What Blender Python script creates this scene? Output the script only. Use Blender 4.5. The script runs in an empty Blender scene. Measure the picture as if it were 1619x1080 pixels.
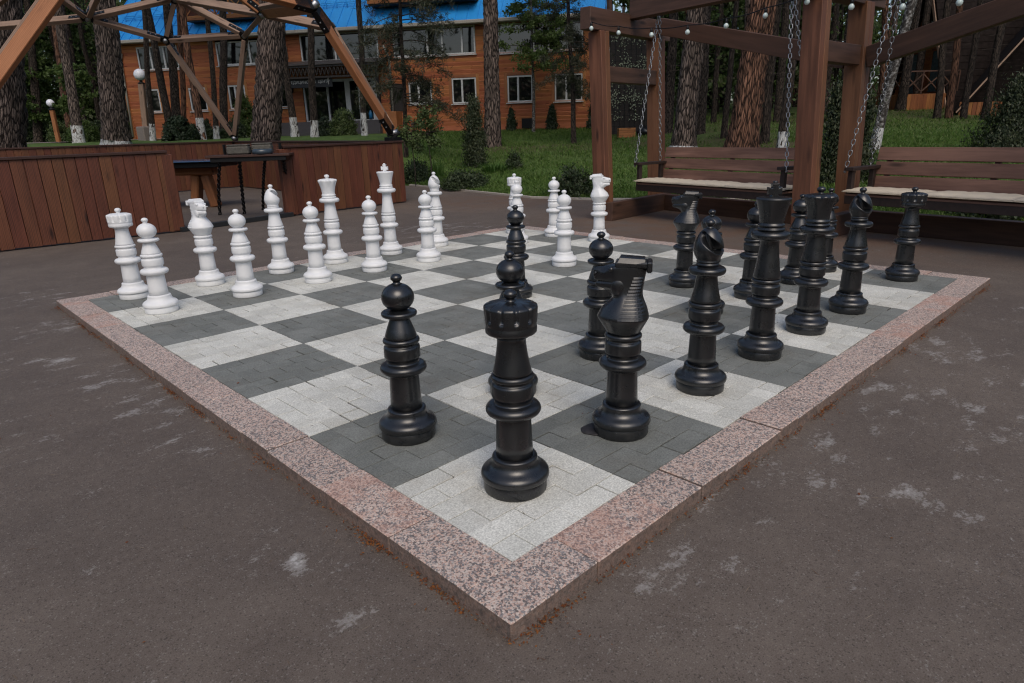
import bpy, math, random
import numpy as np
from mathutils import Vector, Matrix
R = math.radians
rng = np.random.default_rng(11)
random.seed(5)
SC = bpy.context.scene
COL = SC.collection
HB = 0.055          # height of the granite kerb / board surface
SQ = 0.6            # one chess square
CAM = np.array([-1.0889, -1.1553, 1.2263])
FWD = np.array([0.6931, 0.7208])
RGT = np.array([0.7208, -0.6931])

def FL(f, l):
    return CAM[0] + FWD[0]*f + RGT[0]*l, CAM[1] + FWD[1]*f + RGT[1]*l
def to_fl(x, y):
    dx, dy = x-CAM[0], y-CAM[1]
    return dx*FWD[0]+dy*FWD[1], dx*RGT[0]+dy*RGT[1]
F0L = [-60,-7,-4,-2.5,.45,1.6,3.2,4.3,4.7,8,60]
F0F = [19.2,18.9,17.8,17,12.8,12.1,11.6,11.3,8.75,6.9,6.5]
def sm(a, b, x):
    t = np.clip((x-a)/(b-a), 0, 1); return t*t*(3-2*t)
def tz(f, l):
    a = np.interp(l, F0L, F0F)
    d = f-a
    left = np.where(d < 4, np.clip(d, 0, 4)/4*1.17, np.interp(f, [23, 36, 60, 200], [1.17, 1.35, 1.6, 4]))
    def seg(xs, ys):
        return np.where(f < xs[0], np.clip(d, 0, None)/np.maximum(xs[0]-a, .1)*ys[0], np.interp(f, xs, ys))
    mid = seg([23.4, 31.6, 60, 200], [.70, 1.25, 1.8, 5])
    right = seg([14, 25, 32, 60, 200], [.55, 1.23, 1.9, 3, 8])
    w = sm(-4.5, -1.5, l); w2 = sm(3, 8, l)
    z = left*(1-w)+mid*w
    return z*(1-w2)+right*w2
def gz(x, y):
    return float(tz(*to_fl(x, y)))

# ---------------------------------------------------------------- materials
class NT:
    def __init__(s, name):
        m = bpy.data.materials.new(name); m.use_nodes = True
        s.m = m; s.t = m.node_tree; s.n = s.t.nodes; s.l = s.t.links
        s.b = s.n['Principled BSDF']; s.out = s.n['Material Output']
    def add(s, typ, **kw):
        n = s.n.new(typ)
        for k, v in kw.items():
            if k.startswith('i_'):
                n.inputs[k[2:].replace('_', ' ')].default_value = v
            else: setattr(n, k, v)
        return n
    def link(s, a, b): s.l.new(a, b)
    def coord(s, kind='Object'):
        return s.add('ShaderNodeTexCoord').outputs[kind]
    def attr(s, name, out='Vector'):
        return s.add('ShaderNodeAttribute', attribute_name=name).outputs[out]
    def mapping(s, vec, scale=(1,1,1), loc=(0,0,0)):
        n = s.add('ShaderNodeMapping'); s.link(vec, n.inputs['Vector'])
        n.inputs['Scale'].default_value = scale; n.inputs['Location'].default_value = loc
        return n.outputs[0]
    def noise(s, vec, scale, detail=3, rough=.55, dist=0.0, out='Fac'):
        n = s.add('ShaderNodeTexNoise'); s.link(vec, n.inputs['Vector'])
        n.inputs['Scale'].default_value = scale; n.inputs['Detail'].default_value = detail
        n.inputs['Roughness'].default_value = rough; n.inputs['Distortion'].default_value = dist
        return n.outputs[out]
    def voro(s, vec, scale, feature='F1', out='Distance', rnd=1.0):
        n = s.add('ShaderNodeTexVoronoi', feature=feature); s.link(vec, n.inputs['Vector'])
        n.inputs['Scale'].default_value = scale; n.inputs['Randomness'].default_value = rnd
        return n.outputs[out]
    def ramp(s, fac, stops, interp='LINEAR'):
        n = s.add('ShaderNodeValToRGB'); n.color_ramp.interpolation = interp
        e = n.color_ramp.elements
        while len(e) < len(stops): e.new(.5)
        for k, (p, c) in enumerate(stops):
            e[k].position = p; e[k].color = (*c, 1) if isinstance(c, (tuple, list)) else (c, c, c, 1)
        s.link(fac, n.inputs[0]); return n.outputs[0]
    def mix(s, fac, a, b, mode='MIX'):
        n = s.add('ShaderNodeMix', data_type='RGBA', blend_type=mode)
        for i, v in ((0, fac), (6, a), (7, b)):
            sock = n.inputs[i]
            if hasattr(v, 'is_output'): s.link(v, sock)
            elif isinstance(v, (int, float)): sock.default_value = v if i == 0 else (v, v, v, 1)
            else: sock.default_value = (*v, 1)
        return n.outputs[2]
    def math(s, op, a, b=0.0, c=0.0):
        n = s.add('ShaderNodeMath', operation=op)
        for k, v in enumerate((a, b, c)):
            if hasattr(v, 'is_output'): s.link(v, n.inputs[k])
            else: n.inputs[k].default_value = v
        return n.outputs[0]
    def bump(s, h, strength=.3, dist=.01):
        n = s.add('ShaderNodeBump'); s.link(h, n.inputs['Height'])
        n.inputs['Strength'].default_value = strength; n.inputs['Distance'].default_value = dist
        s.link(n.outputs[0], s.b.inputs['Normal']); return n.outputs[0]
    def set(s, col=None, rough=None, metal=None, spec=None):
        for key, v in (('Base Color', col), ('Roughness', rough), ('Metallic', metal), ('Specular IOR Level', spec)):
            if v is None: continue
            if hasattr(v, 'is_output'): s.link(v, s.b.inputs[key])
            elif key == 'Base Color': s.b.inputs[key].default_value = (*v, 1)
            else: s.b.inputs[key].default_value = v
        return s.m
    def island(s): return s.add('ShaderNodeNewGeometry').outputs['Random Per Island']
    def objrand(s): return s.add('ShaderNodeObjectInfo').outputs['Random']

M = {}
def plain(name, col, rough=.6, metal=0, spec=.5, var=.15, scale=30):
    t = NT(name); v = t.noise(t.coord(), scale, 3)
    a = tuple(c*(1-var) for c in col); b = tuple(min(1, c*(1+var)) for c in col)
    M[name] = t.set(t.ramp(v, [(.3, a), (.7, b)]), rough, metal, spec); return t.m

def wood(name, dark, light, rough=.6, grey=None, contrast=1.0, spec=.4, vary=.5):
    """stained planed timber: grain runs along the board (attribute gc: x along the board)"""
    t = NT(name); g = t.attr('gc')
    isl = t.island()
    big = t.noise(t.mapping(g, (1.2, 6, 6)), 1.0, 4, .6)
    fine = t.noise(t.mapping(g, (3, 60, 60)), 1.0, 3, .6, .6)
    ring = t.add('ShaderNodeTexWave', wave_type='BANDS', bands_direction='Y')
    t.link(t.mapping(g, (.35, 9, 5)), ring.inputs['Vector']); ring.inputs['Scale'].default_value = 2.4
    ring.inputs['Distortion'].default_value = 5.0; ring.inputs['Detail'].default_value = 2.5; ring.inputs['Detail Scale'].default_value = 1.4
    f = t.math('ADD', t.math('MULTIPLY', big, .55), t.math('MULTIPLY', fine, .3))
    f = t.math('ADD', f, t.math('MULTIPLY', ring.outputs['Fac'], .22*contrast))
    c = t.ramp(f, [(.28, dark), (.80, light)])
    k = t.voro(t.mapping(g, (1.3, 5.5, 5.5)), 1.0)
    c = t.mix(t.ramp(k, [(.05, .85), (.16, 0.0)]), c, tuple(x*.35 for x in dark))
    hv = t.add('ShaderNodeHueSaturation'); t.link(c, hv.inputs['Color'])
    t.link(t.math('ADD', t.math('MULTIPLY', isl, vary), 1-vary/2), hv.inputs['Value'])
    t.link(t.math('ADD', t.math('MULTIPLY', isl, .02), .49), hv.inputs['Hue'])
    c = hv.outputs[0]
    if grey:
        c = t.mix(t.ramp(t.noise(t.mapping(g, (.8, 14, 14)), 1.0, 4), [(.35, 0.0), (.62, .9)]), c, grey)
    t.bump(f, .25, .004)
    M[name] = t.set(c, rough, 0, spec)

def build_materials():
    # asphalt ------------------------------------------------------------
    t = NT('asphalt'); p = t.coord()
    big = t.noise(p, .55, 5, .6); med = t.noise(p, 4, 4, .6); fine = t.noise(p, 260, 2, .7)
    agg = t.voro(p, 260, out='Color')
    c = t.ramp(t.math('ADD', t.math('MULTIPLY', big, .6), t.math('MULTIPLY', med, .4)), [(.36, (.058, .042, .030)), (.50, (.106, .082, .062)), (.64, (.170, .137, .107))])
    c = t.mix(.35, c, t.ramp(t.noise(p, 34, 5, .75), [(.32, (.045, .034, .028)), (.68, (.19, .155, .132))]))
    c = t.mix(.40, c, t.ramp(fine, [(.30, (.034, .026, .022)), (.72, (.21, .175, .155))]))
    sep = t.add('ShaderNodeSeparateColor'); t.link(agg, sep.inputs[0])
    c = t.mix(t.ramp(sep.outputs[0], [(.95, 0.0), (.97, .45)]), c, (.24, .22, .205))
    c = t.mix(t.ramp(sep.outputs[1], [(.90, 0.0), (.95, .6)]), c, (.035, .028, .026))
    rust = t.math('MULTIPLY', t.attr('rust', 'Fac'), t.ramp(t.noise(p, 2.2, 4, .65), [(.32, 0.0), (.56, .95)]))
    c = t.mix(rust, c, (.13, .068, .038))
    # limy bloom: patches with their own broken outline
    st = t.attr('stain', 'Fac')
    brk = t.math('ADD', t.math('MULTIPLY', t.math('SUBTRACT', t.noise(p, 55, 5, .8), .5), 1.5), t.math('MULTIPLY', t.math('SUBTRACT', t.noise(t.mapping(p, (5, 9, 5)), 1.0, 4, .7), .5), 2.2))
    m = t.math('SUBTRACT', t.math('ADD', st, brk), .40)
    c = t.mix(t.ramp(m, [(0.0, 0.0), (.10, .22), (.30, .40), (.55, .85)]), c, (.46, .45, .43))
    scr = t.voro(t.mapping(p, (9, 160, 1)), 1.0, out='Color')
    t.bump(t.math('ADD', t.math('MULTIPLY', fine, .7), med), .55, .006)
    M['asphalt'] = t.set(c, t.ramp(big, [(.3, .72), (.7, .9)]), 0, .35)
    # pavers -----------------------------------------------------------------
    for nm, lo, hi in (('paver_light', (.47, .47, .425), (.63, .63, .58)), ('paver_dark', (.122, .130, .120), (.205, .214, .200))):
        t = NT(nm); p = t.coord('Object'); isl = t.island()
        sp = t.noise(p, 170, 2, .75); st = t.noise(p, 5, 5, .65)
        c = t.mix(t.ramp(st, [(.3, 0.15), (.7, .85)]), lo, hi)
        grain = t.ramp(sp, [(.28, .66), (.5, 1.0), (.72, 1.36)])
        c = t.mix(1.0, c, grain, 'MULTIPLY')
        hv = t.add('ShaderNodeHueSaturation'); t.link(c, hv.inputs['Color'])
        t.link(t.math('ADD', t.math('MULTIPLY', isl, .22), .90), hv.inputs['Value'])
        c = hv.outputs[0]
        dirt = t.ramp(t.noise(p, 2.3, 6, .7), [(.52, 0.0), (.72, .5)])
        c = t.mix(dirt, c, (.30, .265, .205) if 'light' in nm else (.12, .105, .082))
        t.bump(sp, .25, .003)
        M[nm] = t.set(c, .85, 0, .3)
    plain('joint_sand', (.035, .032, .026), .95)
    # pink granite --------------------------------------------------------------
    t = NT('granite'); p = t.coord(); isl = t.island()
    v1 = t.voro(p, 240, out='Color'); s1 = t.add('ShaderNodeSeparateColor'); t.link(v1, s1.inputs[0])
    v2 = t.voro(p, 175, out='Color'); s2 = t.add('ShaderNodeSeparateColor'); t.link(v2, s2.inputs[0])
    n1 = t.noise(p, 60, 5, .75)
    pk = t.ramp(s1.outputs[0], [(0, (.41, .265, .21)), (.35, (.60, .425, .35)), (.65, (.52, .435, .38)), (1, (.68, .585, .51))])
    c = t.mix(t.ramp(t.math('ADD', t.math('MULTIPLY', s2.outputs[1], .45), t.math('MULTIPLY', n1, .8)), [(.67, 0.0), (.75, .85)]), pk, (.085, .08, .082))
    c = t.mix(t.ramp(t.math('ADD', t.math('MULTIPLY', s2.outputs[0], .5), t.math('MULTIPLY', n1, .6)), [(.66, 0.0), (.74, .8)]), c, (.20, .20, .205))
    red = t.math('MULTIPLY', t.ramp(isl, [(.58, 0.0), (.80, .85)]), t.ramp(t.noise(p, 9, 4, .7), [(.42, 0.0), (.60, .85)]))
    c = t.mix(t.math('MULTIPLY', red, .75), c, (.42, .225, .165))
    hv = t.add('ShaderNodeHueSaturation'); t.link(c, hv.inputs['Color'])
    t.link(t.math('ADD', t.math('MULTIPLY', isl, .16), .88), hv.inputs['Value'])
    c = hv.outputs[0]
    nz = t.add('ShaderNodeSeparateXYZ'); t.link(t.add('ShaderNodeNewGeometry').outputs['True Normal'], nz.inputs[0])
    side = t.ramp(nz.outputs[2], [(.2, .8), (.7, 0.0)])       # darker mottled brown on the upright edge of the slab
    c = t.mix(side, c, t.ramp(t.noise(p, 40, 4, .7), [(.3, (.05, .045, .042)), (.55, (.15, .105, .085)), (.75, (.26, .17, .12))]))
    t.bump(t.noise(p, 140, 3, .7), .3, .003)
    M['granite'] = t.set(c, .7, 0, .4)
    # chess plastic
    for nm, c0, c1, ro in (('black_plastic', (.007, .0075, .0095), (.010, .0115, .0125), .27), ('white_plastic', (.69, .705, .715), (.76, .775, .785), .42)):
        t = NT(nm); p = t.coord()
        c = t.ramp(t.noise(p, 9, 4, .6), [(.3, c0), (.7, c1)])
        z = t.add('ShaderNodeSeparateXYZ'); t.link(p, z.inputs[0])
        low = t.ramp(z.outputs[2], [(.05, 1.0), (.15, .22)])
        spk = t.ramp(t.voro(p, 95), [(.06, 1.0), (.12, 0.0)])
        rar = t.ramp(t.noise(p, 40, 2), [(.50, 0.0), (.60, .8)])
        dust = t.math('MULTIPLY', low, t.math('MULTIPLY', spk, rar))
        if 'black' in nm:
            c = t.mix(dust, c, (.22, .21, .195))
            c = t.mix(t.math('MULTIPLY', low, t.ramp(t.noise(p, 26, 5, .7), [(.45, 0.0), (.8, .35)])), c, (.05, .048, .045))
        else:
            c = t.mix(t.math('MULTIPLY', dust, .35), c, (.3, .27, .22))
            c = t.mix(t.math('MULTIPLY', low, t.ramp(t.noise(p, 14, 5, .7), [(.5, 0.0), (.85, .4)])), c, (.55, .52, .46))
        t.bump(t.noise(p, 60, 3), .04, .004)
        r_ = t.ramp(t.noise(p, 14, 4, .6), [(.3, ro-.05), (.75, ro+.12)])
        M[nm] = t.set(c, r_, 0, .75 if 'black' in nm else .45)
    # timber
    wood('wall_planks', (.034, .0125, .007), (.165, .060, .030), .5, vary=.18, contrast=1.5)
    wood('dark_cap', (.03, .014, .010), (.075, .036, .025), .5)
    wood('orange_strut', (.26, .105, .038), (.50, .225, .095), .6)
    wood('weathered_strut', (.17, .11, .075), (.36, .25, .18), .75)
    wood('swing_post', (.070, .029, .015), (.225, .098, .052), .55, vary=.25)
    wood('swing_beam', (.046, .025, .016), (.125, .067, .044), .6)
    wood('bench_planks', (.115, .060, .041), (.32, .18, .125), .6, grey=None)
    wood('log_table', (.13, .05, .018), (.33, .14, .05), .5)
    wood('house_wood', (.20, .075, .024), (.40, .165, .055), .6, contrast=.8)
    wood('siding', (.27, .086, .032), (.46, .165, .066), .62, contrast=.6, vary=.3)
    wood('lamp_wood', (.22, .09, .03), (.38, .17, .06), .6)
    wood('cabin_wood', (.16, .058, .02), (.30, .115, .038), .6)
    plain('black_metal', (.012, .012, .013), .45, .6)
    plain('arm_wood', (.022, .012, .009), .6, var=.35)
    plain('steel', (.55, .55, .56), .30, 1.0)
    plain('galvanised', (.34, .35, .36), .38, 1.0)
    plain('step_metal', (.03, .033, .036), .35, .3)
    plain('cushion', (.56, .49, .38), .9, var=.06, scale=14)
    plain('white_bulb', (.52, .62, .60), .12)
    plain('globe', (.72, .74, .80), .3)
    plain('pvc', (.46, .47, .47), .45, var=.05)
    plain('gutter', (.30, .28, .24), .5)
    plain('pipe', (.35, .34, .30), .5)
    plain('concrete', (.19, .16, .145), .85)
    plain('stair_tile', (.045, .042, .045), .7)
    plain('dark_trim', (.016, .011, .009), .6)
    plain('canopy_sheet', (.055, .048, .045), .5)
    plain('sign_black', (.006, .006, .008), .4)
    plain('sign_letters', (.5, .5, .5), .6)
    plain('blue_bottle', (.02, .16, .34), .15)
    plain('black_bag', (.012, .012, .014), .3)
    plain('stone_grey', (.085, .08, .068), .8, var=.3)
    plain('blue_vinyl', (.035, .05, .065), .25)
    plain('cabin_roof', (.014, .0105, .0095), .95, 0, .1, var=.4, scale=6)
    plain('curtain', (.055, .10, .11), .8, var=.4, scale=12)
    plain('trim_pale', (.36, .24, .17), .6)
    plain('kerb_pale', (.34, .31, .27), .85)
    plain('soil', (.05, .033, .022), .95, var=.4)
    plain('disc_black', (.02, .018, .02), .7, var=.5, scale=60)
    plain('whitewash_plain', (.6, .6, .58), .8)
    t = NT('roof_blue'); p = t.coord()
    M['roof_blue'] = t.set(t.ramp(t.noise(p, .8, 4), [(.3, (.018, .235, .62)), (.7, (.026, .29, .72))]), .38, 0, .5)
    t = NT('pane'); p = t.coord()
    t.bump(t.noise(p, .9, 2), .05, .02)
    M['pane'] = t.set((.006, .007, .0075), .03, 0, .85)
    t = NT('table_glass'); M['table_glass'] = t.set((.05, .10, .19), .12, 0, .8)  # blue base colour stands in for sky reflected in the glass top
    # ground cover
    t = NT('lawn'); p = t.coord()
    n1 = t.noise(p, .35, 5, .6); n2 = t.noise(p, 3.5, 4, .65); n3 = t.noise(p, 60, 3, .7)
    c = t.ramp(n2, [(.30, (.048, .090, .018)), (.55, (.074, .135, .027)), (.75, (.105, .165, .044))])
    c = t.mix(t.math('MULTIPLY', t.math('MULTIPLY', t.attr('litter', 'Fac'), 1.2), t.ramp(t.math('ADD', t.math('MULTIPLY', n1, .6), t.math('MULTIPLY', n2, .4)), [(.38, .15), (.56, 1.0)])), c, t.ramp(n3, [(.3, (.045, .030, .018)), (.7, (.11, .075, .046))]))
    c = t.mix(.35, c, t.ramp(n3, [(.3, (.022, .034, .010)), (.7, (.10, .13, .045))]))
    t.bump(n3, .6, .02)
    M['lawn'] = t.set(c, .9, 0, .2)
    def leafmat(nm, cols, trans=.25, rough=.55):
        t = NT(nm); isl = t.island()
        c = t.ramp(isl, [(k/(len(cols)-1), q) for k, q in enumerate(cols)])
        c = t.mix(t.ramp(t.noise(t.coord(), 1.6, 3), [(.35, 0.0), (.65, .30)]), c, tuple(x*.7 for x in cols[0]))
        t.set(c, rough, 0, .35)
        tr = t.add('ShaderNodeBsdfTranslucent'); t.link(c, tr.inputs[0])
        mx = t.add('ShaderNodeMixShader'); mx.inputs[0].default_value = trans
        t.link(t.b.outputs[0], mx.inputs[1]); t.link(tr.outputs[0], mx.inputs[2]); t.link(mx.outputs[0], t.out.inputs[0])
        M[nm] = t.m
    leafmat('grass', [(.070, .140, .022), (.098, .185, .032), (.13, .22, .047), (.17, .205, .07)], .4)
    leafmat('pine_leaf', [(.016, .026, .012), (.026, .040, .018), (.045, .060, .028)], .15)
    leafmat('pine_bough', [(.020, .028, .014), (.034, .044, .022), (.062, .066, .036), (.05, .04, .025)], .15)
    leafmat('broad_leaf', [(.05, .085, .022), (.08, .13, .032), (.115, .17, .048)], .45)
    leafmat('birch_leaf', [(.08, .13, .035), (.12, .18, .05), (.16, .22, .075)], .5)
    leafmat('thuja_leaf', [(.018, .030, .012), (.032, .046, .018), (.062, .072, .028)], .15)
    leafmat('cone_leaf', [(.010, .020, .009), (.018, .034, .014), (.032, .048, .020)], .1)
    leafmat('shrub_leaf', [(.020, .034, .013), (.036, .056, .022), (.064, .088, .036)], .2)
    leafmat('pale_leaf', [(.055, .085, .026), (.085, .125, .04), (.13, .165, .06)], .3)
    leafmat('lily_leaf', [(.045, .095, .018), (.065, .14, .026), (.09, .17, .035)], .35)
    leafmat('forest_leaf', [(.050, .085, .026), (.080, .128, .038), (.115, .17, .052), (.085, .075, .045)], .5)
    leafmat('litter', [(.13, .035, .010), (.20, .060, .014), (.24, .10, .025), (.09, .03, .014)], .1, .8)
    leafmat('needle_litter', [(.12, .08, .05), (.25, .20, .15), (.10, .045, .02), (.30, .26, .21)], .05, .8)
    # bark
    def bark(nm, crack, plate, plate2, sx=25, sz=8.0, moss=0, strength=.9):
        t = NT(nm); g = t.attr('gc')
        q = t.mapping(g, (sx, sx, sz))
        w = t.noise(q, .8, 3, .6, out='Color')
        w2 = t.noise(q, 2.6, 2, .6, out='Color'); qq = t.mix(.30, q, w); qq = t.mix(.10, qq, w2)
        e = t.voro(qq, 1.0, 'DISTANCE_TO_EDGE')
        cell = t.voro(qq, 1.0, 'F1', 'Color')
        s = t.add('ShaderNodeSeparateColor'); t.link(cell, s.inputs[0])
        fl = t.noise(t.mapping(g, (sx*5, sx*5, sz*4)), 1.0, 3, .7)
        pc = t.mix(s.outputs[0], plate, plate2)
        pc = t.mix(.6, pc, t.ramp(fl, [(.25, .35), (.75, 1.5)]), 'MULTIPLY')
        c = t.mix(t.ramp(e, [(.03, 0.0), (.20, 1.0)]), crack, pc)
        h = t.math('ADD', t.ramp(e, [(.0, 0.0), (.22, .8)]), t.math('MULTIPLY', fl, .35))
        t.bump(h, strength, .03)
        M[nm] = t.set(c, .9, 0, .2)
    bark('bark_pine', (.013, .010, .009), (.10, .078, .066), (.24, .185, .158), 26, 6)
    bark('bark_red', (.018, .010, .007), (.14, .074, .05), (.30, .155, .10), 24, 4.5)
    bark('bark_dark', (.010, .008, .007), (.046, .036, .030), (.11, .084, .068), 30, 9)
    bark('bark_orange', (.03, .015, .009), (.11, .055, .03), (.19, .09, .045), 20, 9, strength=.4)
    t = NT('bark_birch'); g = t.attr('gc')
    k = t.noise(t.mapping(g, (5, 5, 16)), 1.0, 4, .7)
    zz = t.add('ShaderNodeSeparateXYZ'); t.link(g, zz.inputs[0])
    k2 = t.math('ADD', k, t.ramp(t.math('MULTIPLY', zz.outputs[2], .25), [(0, 0.0), (.55, .03), (1.0, .12)]))
    c = t.ramp(k2, [(.56, (.022, .018, .015)), (.63, (.065, .058, .052)), (.76, (.28, .275, .265))])
    t.bump(k, .4, .01); M['bark_birch'] = t.set(c, .7, 0, .3)
    t = NT('whitewash'); g = t.attr('gc')
    e = t.voro(t.mapping(g, (16, 16, 5)), 1.0, 'DISTANCE_TO_EDGE')
    nn = t.noise(t.mapping(g, (30, 30, 12)), 1.0, 4, .7)
    c = t.mix(t.ramp(t.math('ADD', e, t.math('MULTIPLY', nn, .5)), [(.22, 0.0), (.40, 1.0)]), (.10, .09, .08), (.52, .53, .53))
    t.bump(e, .5, .02); M['whitewash'] = t.set(c, .85, 0, .2)
    # clothes for the far wood
    plain('twig', (.035, .026, .02), .9, var=.4)
    plain('climber_leaf', (.16, .19, .13), .7, var=.4)
build_materials()

# ---------------------------------------------------------------- mesh builder
class MB:
    """collects boards, tubes and lathes; build() links them as ONE mesh object"""
    def __init__(s): s.v = []; s.f = []; s.g = []; s.mi = []; s.sm = []; s.n = 0
    def add(s, v, f, g=None, mi=0, smooth=False):
        v = np.asarray(v, float); off = s.n
        s.v.append(v); s.g.append(np.asarray(g, float) if g is not None else v.copy()); s.n += len(v)
        for q in f:
            s.f.append([i+off for i in q]); s.mi.append(mi); s.sm.append(smooth)
    def beam(s, p0, p1, w, h, up=(0,0,1), ch=None, mi=0, ends=(0,0)):
        """a chamfered board from p0 to p1, w across, h in the up direction"""
        p0 = np.array(p0, float); p1 = np.array(p1, float); a = p1-p0; L = np.linalg.norm(a); a /= L
        up = np.array(up, float); up = up-a*(up@a)
        if np.linalg.norm(up) < 1e-5: up = np.array([1., 0, 0])-a*a[0]
        up /= np.linalg.norm(up); sd = np.cross(a, up)
        c = ch if ch is not None else min(w, h)*.08
        vs = []; gs = []
        r0 = rng.random(3)*20
        for x, y, z in [(x, y, z) for x in (0, 1) for y in (-1, 1) for z in (-1, 1)]:
            for k in range(3):
                lx = x*L; ly = y*w/2; lz = z*h/2
                if k != 0: lx += c*(1 if x == 0 else -1)
                if k != 1: ly -= y*c
                if k != 2: lz -= z*c
                # vertex k keeps coordinate k at the face
                vs.append(p0+a*lx+sd*ly+up*lz); gs.append((lx+r0[0], ly+r0[1], lz+r0[2]))
        def id(x, y, z, k): return ((x*2+y)*2+z)*3+k
        F = []
        for x in (0, 1):
            q = [id(x,0,0,0), id(x,0,1,0), id(x,1,1,0), id(x,1,0,0)]; F.append(q if x == 0 else q[::-1])
        for y in (0, 1):
            q = [id(0,y,0,1), id(1,y,0,1), id(1,y,1,1), id(0,y,1,1)]; F.append(q if y == 0 else q[::-1])
        for z in (0, 1):
            q = [id(0,0,z,2), id(0,1,z,2), id(1,1,z,2), id(1,0,z,2)]; F.append(q if z == 0 else q[::-1])
        for y in (0, 1):
            for z in (0, 1):
                q = [id(0,y,z,1), id(0,y,z,2), id(1,y,z,2), id(1,y,z,1)]; F.append(q if (y ^ z) else q[::-1])
        for x in (0, 1):
            for z in (0, 1):
                q = [id(x,0,z,0), id(x,0,z,2), id(x,1,z,2), id(x,1,z,0)]; F.append(q if (x ^ z) == 0 else q[::-1])
            for y in (0, 1):
                q = [id(x,y,0,0), id(x,y,0,1), id(x,y,1,1), id(x,y,1,0)]; F.append(q if (x ^ y) else q[::-1])
        for x in (0, 1):
            for y in (0, 1):
                for z in (0, 1):
                    q = [id(x,y,z,0), id(x,y,z,1), id(x,y,z,2)]; F.append(q if (x ^ y ^ z) else q[::-1])
        s.add(vs, F, gs, mi)
    def box(s, c, size, rz=0, mi=0, ch=None, tilt=0):
        c = np.array(c, float); ux = np.array([math.cos(rz), math.sin(rz), 0])*size[0]/2
        s.beam(c-ux, c+ux, size[1], size[2], (0, 0, 1), ch, mi)
    def tube(s, pts, rad, n=10, cap=True, mi=0, gc=None, smooth=True):
        pts = np.asarray(pts, float); m = len(pts)
        rad = np.full(m, rad) if np.isscalar(rad) else np.asarray(rad, float)
        tg = np.gradient(pts, axis=0); tg /= np.linalg.norm(tg, axis=1)[:, None]+1e-9
        ref = np.array([0, 0, 1.]) if abs(tg[0][2]) < .9 else np.array([1., 0, 0])
        V = []
        for i in range(m):
            sd = np.cross(tg[i], ref); sd /= np.linalg.norm(sd)+1e-9; u = np.cross(sd, tg[i]); ref = u if abs(np.dot(u, tg[i])) < .5 else ref
            ang = np.arange(n)/n*2*math.pi
            V.append(pts[i]+rad[i]*(np.cos(ang)[:, None]*sd+np.sin(ang)[:, None]*u))
        V = np.concatenate(V)
        F = [(i*n+k, i*n+(k+1) % n, (i+1)*n+(k+1) % n, (i+1)*n+k) for i in range(m-1) for k in range(n)]
        if cap: F += [tuple(range(n))[::-1], tuple((m-1)*n+k for k in range(n))]
        s.add(V, F, gc, mi, smooth)
    def lathe(s, prof, n=48, c=(0,0,0), rf=None, mi=0, smooth=True, capb=True):
        prof = np.asarray(prof, float); ang = np.arange(n)/n*2*math.pi
        V = []
        for k, (r, z) in enumerate(prof):
            rr = np.full(n, max(r, 1e-5)); zz = np.full(n, z)
            if rf is not None: rr, zz = rf(k, rr, zz, ang)
            V.append(np.stack([c[0]+rr*np.cos(ang), c[1]+rr*np.sin(ang), c[2]+zz], 1))
        V = np.concatenate(V); m = len(prof)
        F = [(i*n+k, i*n+(k+1) % n, (i+1)*n+(k+1) % n, (i+1)*n+k) for i in range(m-1) for k in range(n)]
        F.append(tuple((m-1)*n+k for k in range(n)))
        if capb: F.append(tuple(range(n))[::-1])
        s.add(V, F, None, mi, smooth)
    def ball(s, c, r, n=16, m=10, sc=(1,1,1), mi=0):
        th = np.linspace(0, math.pi, m+1)
        s.lathe([(r*math.sin(t)*1.0, -r*math.cos(t)*sc[2]) for t in th], n, c, (lambda k, rr, zz, a: (rr, zz)), mi)
    def quad(s, a, b, c, d, mi=0, g=None): s.add([a, b, c, d], [(0, 1, 2, 3)], g, mi)
    def prism(s, poly, z0, z1, mi=0):
        n = len(poly)
        V = [(x, y, z0) for x, y in poly]+[(x, y, z1) for x, y in poly]
        F = [tuple(range(n))[::-1], tuple(range(n, 2*n))]+[(k, (k+1) % n, n+(k+1) % n, n+k) for k in range(n)]
        s.add(V, F, None, mi)
    def build(s, name, mats, parent=None, loc=None, autosm=None):
        me = bpy.data.meshes.new(name)
        V = np.concatenate(s.v); me.from_pydata(V.tolist(), [], s.f); 
        a = me.attributes.new('gc', 'FLOAT_VECTOR', 'POINT'); a.data.foreach_set('vector', np.concatenate(s.g).astype(np.float32).ravel())
        me.polygons.foreach_set('material_index', s.mi); me.polygons.foreach_set('use_smooth', s.sm)
        for m in (mats if isinstance(mats, (list, tuple)) else [mats]): me.materials.append(M[m] if isinstance(m, str) else m)
        me.update()
        return link(name, me, parent, loc)
def link(name, me, parent=None, loc=None):
    o = bpy.data.objects.new(name, me); COL.objects.link(o)
    if loc is not None: o.location = loc
    if parent is not None: o.parent = parent
    return o
def tag(o, label=None, cat=None, group=None, kind=None):
    if label: o['label'] = label
    if cat: o['category'] = cat
    if group: o['group'] = group
    if kind: o['kind'] = kind
    return o
def thing(name, label, cat, loc=(0,0,0), rz=0, group=None):
    o = bpy.data.objects.new(name, None); COL.objects.link(o); o.empty_display_size = .1
    o.location = loc; o.rotation_euler = (0, 0, rz)
    return tag(o, label, cat, group)
def copy_tree(o, parent=None):
    c = o.copy(); COL.objects.link(c); c.parent = parent
    for ch in list(o.children): copy_tree(ch, c)
    return c
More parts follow.
